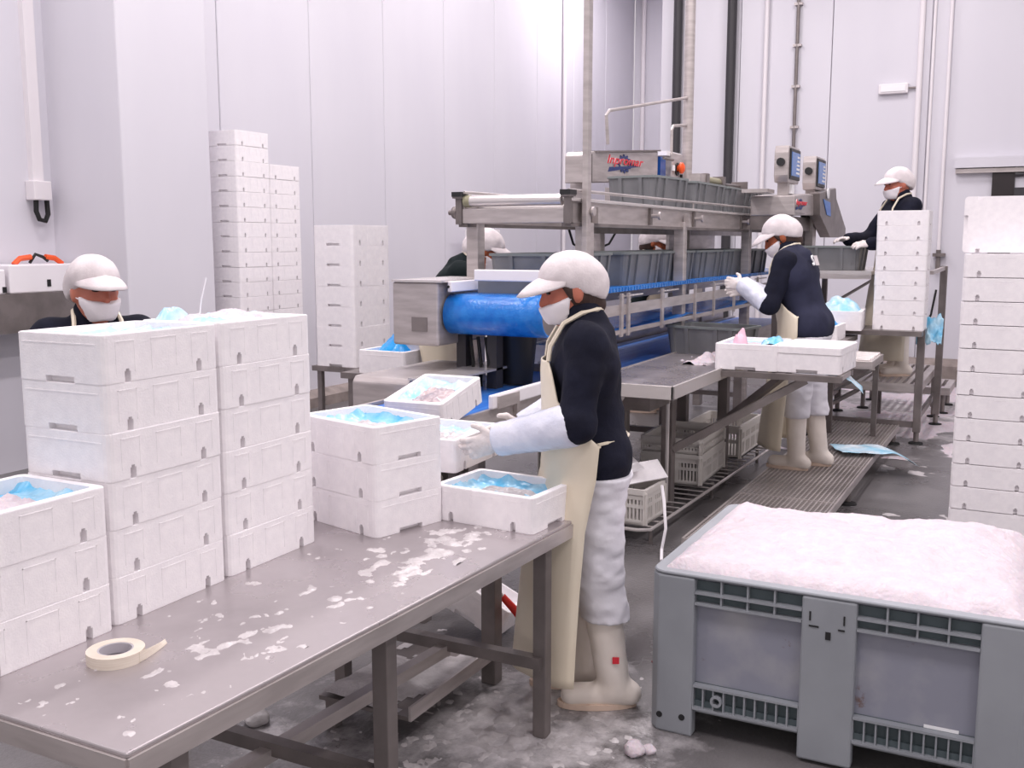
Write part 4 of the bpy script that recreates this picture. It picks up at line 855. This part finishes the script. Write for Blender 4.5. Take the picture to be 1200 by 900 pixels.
def glove(parent, wr, d, n, thumb, curl=.45, h=.0055, m='glove'):
    wr = np.array(wr, float); d, n = unit(d), unit(n); n = unit(n-d*(n@d)); lat = np.cross(d, n); lat = lat*np.sign(lat@np.array(thumb, float) or 1)
    Rm = np.stack([d, lat, n], 1); P = [ell(wr+d*.052, (.056, .043, .02), Rm), cap_(wr-d*.05, wr+d*.02, .036, .031)]
    for i, (off, L) in enumerate(((.031, .070), (.0105, .080), (-.0105, .074), (-.031, .058))):
        p = wr+d*(.092-.006*abs(i-1.3))+lat*off; a = curl*.35; b0 = unit(d+lat*off*2.2)
        for f in (.45, .32, .23):
            q = p+(b0*math.cos(a)+n*math.sin(a))*L*f; P.append(cap_(p, q, .0105, .0095)); p = q; a += curl
    p = wr+d*.03+lat*.036; v = unit(d*.65+lat*.75+n*.3)
    q = p+v*.036; P.append(cap_(p-v*.015, q, .014, .012)); P.append(cap_(q, q+unit(v*.5+d*.7+n*.35)*.032, .012, .0098))
    return blob('glove', P, m, parent, h, 0, .006)
def person(label, loc, yaw, hgt=1.65, lean=0., head=(0., 0.), arms=None, feet=None, top='navy', skin='skin', apron=True, h=.011, hair=False, sleeves=True, vest=False, boots=True, crouch=0.):
    """arms: {side: (elbow, wrist, finger dir, palm normal)} in metres of the local frame (x forward, y left, z up)"""
    root = thing('person', label, 'person', loc, yaw); s = hgt/1.65; piv = np.array((0, 0, .92*s)); cl, sl = math.cos(lean), math.sin(lean)
    def up(p):
        p = np.array(p, float)*s; q = p-piv
        return p if p[2] < piv[2] else piv+np.array((q[0]*cl+q[2]*sl, q[1], -q[0]*sl+q[2]*cl))
    fw = np.array((cl, 0, -sl)); X = np.array((1., 0, 0))
    hc = up((.035, 0, 1.53)); hy, hp = head
    Hm = np.array(Matrix.Rotation(hy, 3, 'Z') @ Matrix.Rotation(lean+hp, 3, 'Y'))
    hd = lambda p: hc+Hm@(np.array(p, float)*s*1.0)
    feet = feet or {1: (0.02, .1, 0.), -1: (-.02, -.1, 0.)}
    sh = {a: up((0, a*.165, 1.355)) for a in (1, -1)}
    arms = arms or {a: ((-.02, a*.24, 1.08), (.1, a*.24, .84), (.1, 0, -1), (0, -a, 0)) for a in (1, -1)}
    torso = [cap_(up((-.0, .06, .93)), up((0, -.06, .93)), .128*s, None, X, 1.08), cap_(up((.005, 0, .98)), up((.005, 0, 1.24)), .142*s, .15*s, fw, 1.3),
             cap_(up((.0, .085, 1.27)), up((0, -.085, 1.27)), .108*s, None, fw, 1.05)]
    shoulders = [cap_(sh[1]*.97+sh[-1]*.03, sh[-1]*.97+sh[1]*.03, .062*s), cap_(up((-.02, 0, 1.36)), up((0, 0, 1.43)), .085*s, .06*s)]
    neck = [cap_(up((-.0, 0, 1.38)), hd((-.012, 0, -.05)), .056*s, .05*s)]
    sk = s
    face = [ell(hd((-.012, 0, .022)), np.array((.098, .078, .104))*sk, Hm), ell(hd((.018, 0, -.05)), np.array((.073, .06, .068))*sk, Hm), ell(hd((.05, 0, -.085)), np.array((.032, .03, .026))*sk, Hm),
            cap_(hd((.074, .028, .036)), hd((.074, -.028, .036)), .019*sk), cap_(hd((.084, 0, .02)), hd((.106, 0, -.022)), .009*sk, .0145*sk), ell(hd((.056, .036, -.022)), np.array((.026, .024, .024))*sk, Hm), ell(hd((.056, -.036, -.022)), np.array((.026, .024, .024))*sk, Hm)]
    ears = [ell(hd((-.008, a*.08, -.004)), np.array((.02, .01, .032))*sk, Hm) for a in (1, -1)]
    legs, upper, fore, hands = [], [], [], []
    for a in (1, -1):
        fx, fy, fz = feet[a][:3]; an = np.array((fx-.02, fy, .09+fz)); hip = np.array((0, a*.085*s, .9*s)); kn = (hip+an)/2+np.array((.03+crouch, 0, .01))
        legs.append((hip, kn, an, np.array((math.cos(feet[a][3]), math.sin(feet[a][3]), 0)) if len(feet[a]) > 3 else X))
        e, w = np.array(arms[a][0], float), np.array(arms[a][1], float)
        upper.append((sh[a], e)); fore.append((e, w)); hands.append((w, unit(arms[a][2])))
    allp = torso+shoulders+neck+face+ears
    for hip, kn, an, td in legs: allp += [cap_(hip, kn, .082*s, .054*s), cap_(kn, an, .054*s, .038*s), cap_(an-td*.03-np.array((0, 0, .045)), an+td*.15-np.array((0, 0, .055)), .036, .028)]
    for (a, b), (c_, w), (_, d) in zip(upper, fore, hands): allp += [cap_(a, b, .05*s, .042*s), cap_(b, w, .041*s, .027*s), cap_(w, w+d*.06, .02, .01)]
    body = blob('body', allp, skin, root, h, 0, .022)
    # clothing
    hem = .84*s
    sw = torso+shoulders+[cap_(a, b, .056*s, .05*s) for a, b in upper]+[cap_(b, w if not sleeves else b+(w-b)*.6, .05*s, .04*s) for b, w in fore]+[cap_(up((-.01, 0, 1.40)), up((.005, 0, 1.455)), .062*s, .058*s)]
    blob('sweater', sw, top, root, h, .013, .03, [((0, 0, -1), -hem)], .011, 11., (1, 1, 1.6))
    if vest: blob('vest', torso+[cap_(sh[1]*.86+sh[-1]*.14, sh[-1]*.86+sh[1]*.14, .066*s), cap_(up((-.02, 0, 1.36)), up((0, 0, 1.41)), .085*s, .062*s)], 'vest', root, h, .026, .03, [((0, 0, -1), -hem-.03*s)], .004, 12.)
    bt = .36*s
    tr = torso[:1]+[q for hip, kn, an, td in legs for q in (cap_(hip, kn, .082*s, .062*s), cap_(kn, an+np.array((0, 0, .1)), .062*s, .052*s))]
    zb = min(feet[1][2], feet[-1][2]); blob('trousers', tr, 'trousers', root, h, .03, .02, [((0, 0, 1), .875*s), ((0, 0, -1), -(bt-.02+zb))], .012, 15., (1, 1, 2.2))
    for hip, kn, an, td in legs:
        gz = an[2]-.09; topk = an+(kn-an)*((bt-.05)/max(kn[2]-an[2], .1)); base = an.copy(); base[2] = gz
        b = blob('boot', [cap_(an-td*.0+np.array((0, 0, .0)), topk, .058, .07), cap_(base-td*.055+np.array((0, 0, .048)), base+td*.15+np.array((0, 0, .042)), .047, .043)], 'boot', root, max(.007, h*.8), 0, .03, [((0, 0, -1), -(gz+.014)), (tuple(unit(topk-an)), float(topk@unit(topk-an)))], .003, 20.)
        ln = np.cross((0, 0, 1), td); out = [base+td*(.06+.145*math.cos(t))+ln*(.05*math.sin(t)*(1+.12*math.cos(t))) for t in np.linspace(0, 2*np.pi, 24, endpoint=False)]
        MB().prism([(q[0], q[1]) for q in out], gz+.001, gz+.022).build('sole', 'boot_sole', b)
        pr = unit(topk-an); MB().tube([topk-pr*.05, topk-pr*.03, topk], [.074, .077, .076], 18).build('cuff', 'boot_cuff', b, True) if boots == 'cuff' else None
    if apron:
        rows = []
        for z, pm, a, b, x0 in ((1.30, 30, .158, .2, .0), (1.26, 38, .165, .205, .0), (1.16, 46, .172, .21, .0), (1.06, 74, .18, .212, .0), (1.0, 92, .184, .222, 0), (.88, 86, .198, .232, 0), (.7, 81, .225, .24, .015), (.5, 79, .245, .25, .02), (.3, 78, .26, .26, .025), (.14, 78, .268, .265, .03)):
            rows.append([])
            for i in range(25):
                f = -1+2*i/24; ph = R(pm)*f; wv = 1+(.03*math.sin(f*9+z*2)*max(0, 1-z)/.8)
                p = np.array((x0+a*math.cos(ph)*wv, b*math.sin(ph)*wv, z)); rows[-1].append(up(p) if z*s > piv[2] else p*s)
        # fine interpolation between the rows
        Rr = np.array(rows); zi = np.linspace(0, len(rows)-1, 46); fin = [Rr[int(t)]*(1-(t-int(t)))+Rr[min(int(t)+1, len(rows)-1)]*(t-int(t)) for t in zi]
        ap = MB().grid(fin).build('apron', 'apron', root, True, solid=.005)
        for a in (1, -1):
            c0 = Rr[0][-1 if a > 0 else 0]
            MB().tube([c0, up((.125, a*.095, 1.35)), up((.07, a*.085, 1.425)), up((0, a*.078, 1.455)), up((-.055, a*.05, 1.46)), up((-.075, 0, 1.455))], .0085, 6).build('neck_strap', 'apron', root, True)
        w0, w1 = Rr[4][0], Rr[4][-1]; MB().tube([w1, up((.0, .19, 1.0)), up((-.06, .158, 1.0)), up((-.112, .088, .995)), up((-.129, 0, .99)), up((-.112, -.088, .995)), up((-.06, -.158, 1.0)), up((.0, -.19, 1.0)), w0], .006, 6).build('waist_tie', 'apron', root, True)
    for i, a in enumerate((1, -1)):
        (b, w), (wr, d) = fore[i], hands[i]
        if sleeves:
            ax_ = unit(w-b); blob('sleeve_cover', [cap_(b+ax_*.03, w, .052*s, .036*s)], 'sleeve', root, h*.8, .024, .02, [(tuple(-ax_), float(-(b+ax_*.005)@ax_)), (tuple(ax_), float((w+ax_*.005)@ax_))], .006, 22.)
        glove(root, wr+d*.0, d, arms[a][3], (0, 0, 1) if abs(unit(arms[a][3])[2]) < .6 else (0, -a, 0), .4, .0055 if h < .012 else .0075)
    # head wear
    pl = unit(Hm@np.array((-.55, 0, 1.))); fl = hd((0, 0, .008)); cp = [ell(hd((-.012, 0, .05)), np.array((.113, .094, .094))*sk, Hm), ell(hd((-.06, 0, .012)), np.array((.086, .09, .09))*sk, Hm)]
    cpo = blob('cap', cp, 'cap', root, min(h, .009), .002, .02, [(tuple(-pl), float(-fl@pl))], .006, 26.)
    vis = []
    for f in np.linspace(-1, 1, 17):
        ph = R(72)*f; c0, s0 = math.cos(ph), math.sin(ph); ex = .078*max(0, math.cos(R(88)*f))**.55
        vis.append([hd((-.005+(.1+ex*t)*c0+ex*t*.25, (.09+ex*t*.25)*s0, .05+.02*c0-(.03*t*t+.018*t)*max(c0, .0)-.012*abs(s0))) for t in np.linspace(-.12, 1, 6)])
    MB().grid(vis).build('visor', 'cap', cpo, True, solid=.005)
    mz = [(tuple(unit(Hm@np.array((.25, 0, 1.)))), float(hd((.1, 0, -.03))@unit(Hm@np.array((.25, 0, 1.))))), (tuple(-unit(Hm@np.array((-.2, 0, 1.)))), float(-hd((0, 0, -.118))@unit(Hm@np.array((-.2, 0, 1.))))), (tuple(-unit(Hm@np.array((1., 0, .25)))), float(-hd((.022, 0, -.03))@unit(Hm@np.array((1., 0, .25)))))]
    mk = blob('face_mask', face+[ell(hd((.07, 0, -.05)), np.array((.04, .045, .05))*sk, Hm)], 'mask', root, min(h, .008), .006, .03, mz, .003, 30.)
    for a in (1, -1):
        MB().tube([hd((.03, a*.069, -.025)), hd((.0, a*.084, -.012)), hd((-.018, a*.088, .015))], .0025, 5).build('ear_loop', 'mask', mk, True)
        e = MB(); u_, v_ = np.meshgrid(np.linspace(0, 2*np.pi, 11), np.linspace(0, np.pi, 7), indexing='ij')
        ep = np.stack([.008*np.cos(u_)*np.sin(v_), .0145*np.sin(u_)*np.sin(v_), .006*np.cos(v_)], -1)@Hm.T+hd((.0845, a*.033, .014)); e.grid(ep).build('eye', 'eye', root, True)
        MB().tube([hd((.089, a*.018, .034)), hd((.088, a*.034, .04)), hd((.076, a*.052, .034))], .0035, 5).build('eyebrow', 'hair', root, True)
    if hair: blob('hair', [ell(hd((-.03, 0, -.005)), np.array((.088, .084, .1))*sk, Hm), ell(hd((-.085, 0, -.06)), np.array((.04, .05, .045))*sk, Hm), ell(hd((.02, .07, .01)), np.array((.03, .014, .035))*sk, Hm)], 'hair', root, min(h, .008), 0, .02, [(tuple(unit(Hm@np.array((1., 0, -.4)))), float(hd((.03, 0, .0))@unit(Hm@np.array((1., 0, -.4)))))], .003, 40.)
    return root, up, hd
# woman packing at the table end
W, upw, _ = person('masked woman in navy sweater and long cream apron packing at the table', (3.37, 1.40, 0), R(117), 1.63, R(6), (R(12), R(6)),
    {1: ((.08, .235, 1.07), (.345, .07, .985), (.9, -.25, -.35), (.25, -1, 0)), -1: ((.05, -.27, 1.08), (.255, -.255, .97), (1, .0, -.3), (0, 1, .1))},
    {1: (-.05, .09, 0.), -1: (.05, -.09, 0.)}, h=.009, hair=True, boots='cuff')
o = MB().box(-.012, -.002, -.012, .012, .002, .012).build('boot_mark', 'logo_red', W); o.location = (-.07, .157, .2)
# man bending over the shelf boxes
B, upb, _ = person('masked worker in navy vest bending over the shelf boxes', (7.02, 1.37, .15), R(86), 1.72, R(17), (R(20), R(8)),
    {1: ((.2, .26, 1.12), (.42, .15, 1.24), (1, -.2, .1), (0, -1, -.2)), -1: ((.24, -.24, 1.1), (.46, -.1, 1.2), (1, .1, -.1), (0, 1, -.2))},
    {1: (.05, .1, 0.), -1: (-.05, -.11, 0.)}, skin='skin_tan', h=.012, vest=True, boots='cuff', hair=True)
mw = face_matrix(upb((-.150, .1, 1.3)), (0, -1, 0), (math.sin(R(17)), 0, math.cos(R(17))))
o = MB().box(.0, -.012, 0, .085, .055, .0015).build('back_patch', 'cap', B); o.matrix_local = mw @ Matrix.Translation((.035, 0, .006)); lettering('S', .1, 'label_white', B, mw @ Matrix.Translation((-.0, -.01, .004)), .15, .004)
# worker on the platform
person('masked worker in dark top and cream apron on the raised platform', (9.66, 1.12, .5), R(126), 1.8, R(3), (R(2), R(4)),
    {1: ((.16, .27, 1.18), (.38, .17, 1.16), (1, -.2, -.05), (0, -.6, -1)), -1: ((.18, -.26, 1.2), (.44, -.12, 1.2), (1, .15, -.0), (0, .3, -1))}, h=.013, skin='skin', sleeves=False)
# man behind the tall stacks
person('masked man in navy jacket behind the tall foam stacks', (2.76, 3.24, 0), R(-122), 1.615, R(6), (R(14), R(-4)), {1: ((-.0, .2, 1.04), (.2, .04, .95), (1, -.6, -.1), (0, -1, 0)), -1: ((.0, -.15, 1.04), (.2, .0, .92), (1, .6, -.1), (0, 1, 0))}, h=.011, skin='skin')
# worker bending on the far side of the belt
person('masked worker in black top bending beyond the blue belt', (6.0, 3.8, .0), R(-66), 1.9, R(36), (R(0), R(-14)), {1: ((.3, .28, 1.15), (.44, .2, 1.3), (1, 0, .3), (0, -1, 0)), -1: ((.3, -.28, 1.15), (.44, -.2, 1.3), (1, 0, .3), (0, 1, 0))}, top='dark_green', skin='skin_tan', h=.012)
# worker half hidden behind the tubs
person('worker in white cap mostly hidden behind the grey tubs', (9.6, 3.5, .0), R(-75), 1.80, R(6), (R(0), R(12)), None, top='dark_green', skin='skin_tan', h=.015, hair=True)
tag(MB().tube([(2.36, 2.3, TZ+.72), (2.37, 2.3, TZ+.77), (2.385, 2.29, TZ+.84)], .0022, 5).build('packing_strap', 'white_plastic', None, True), 'thin white strap sticking up behind the ice-topped stack', 'strap')
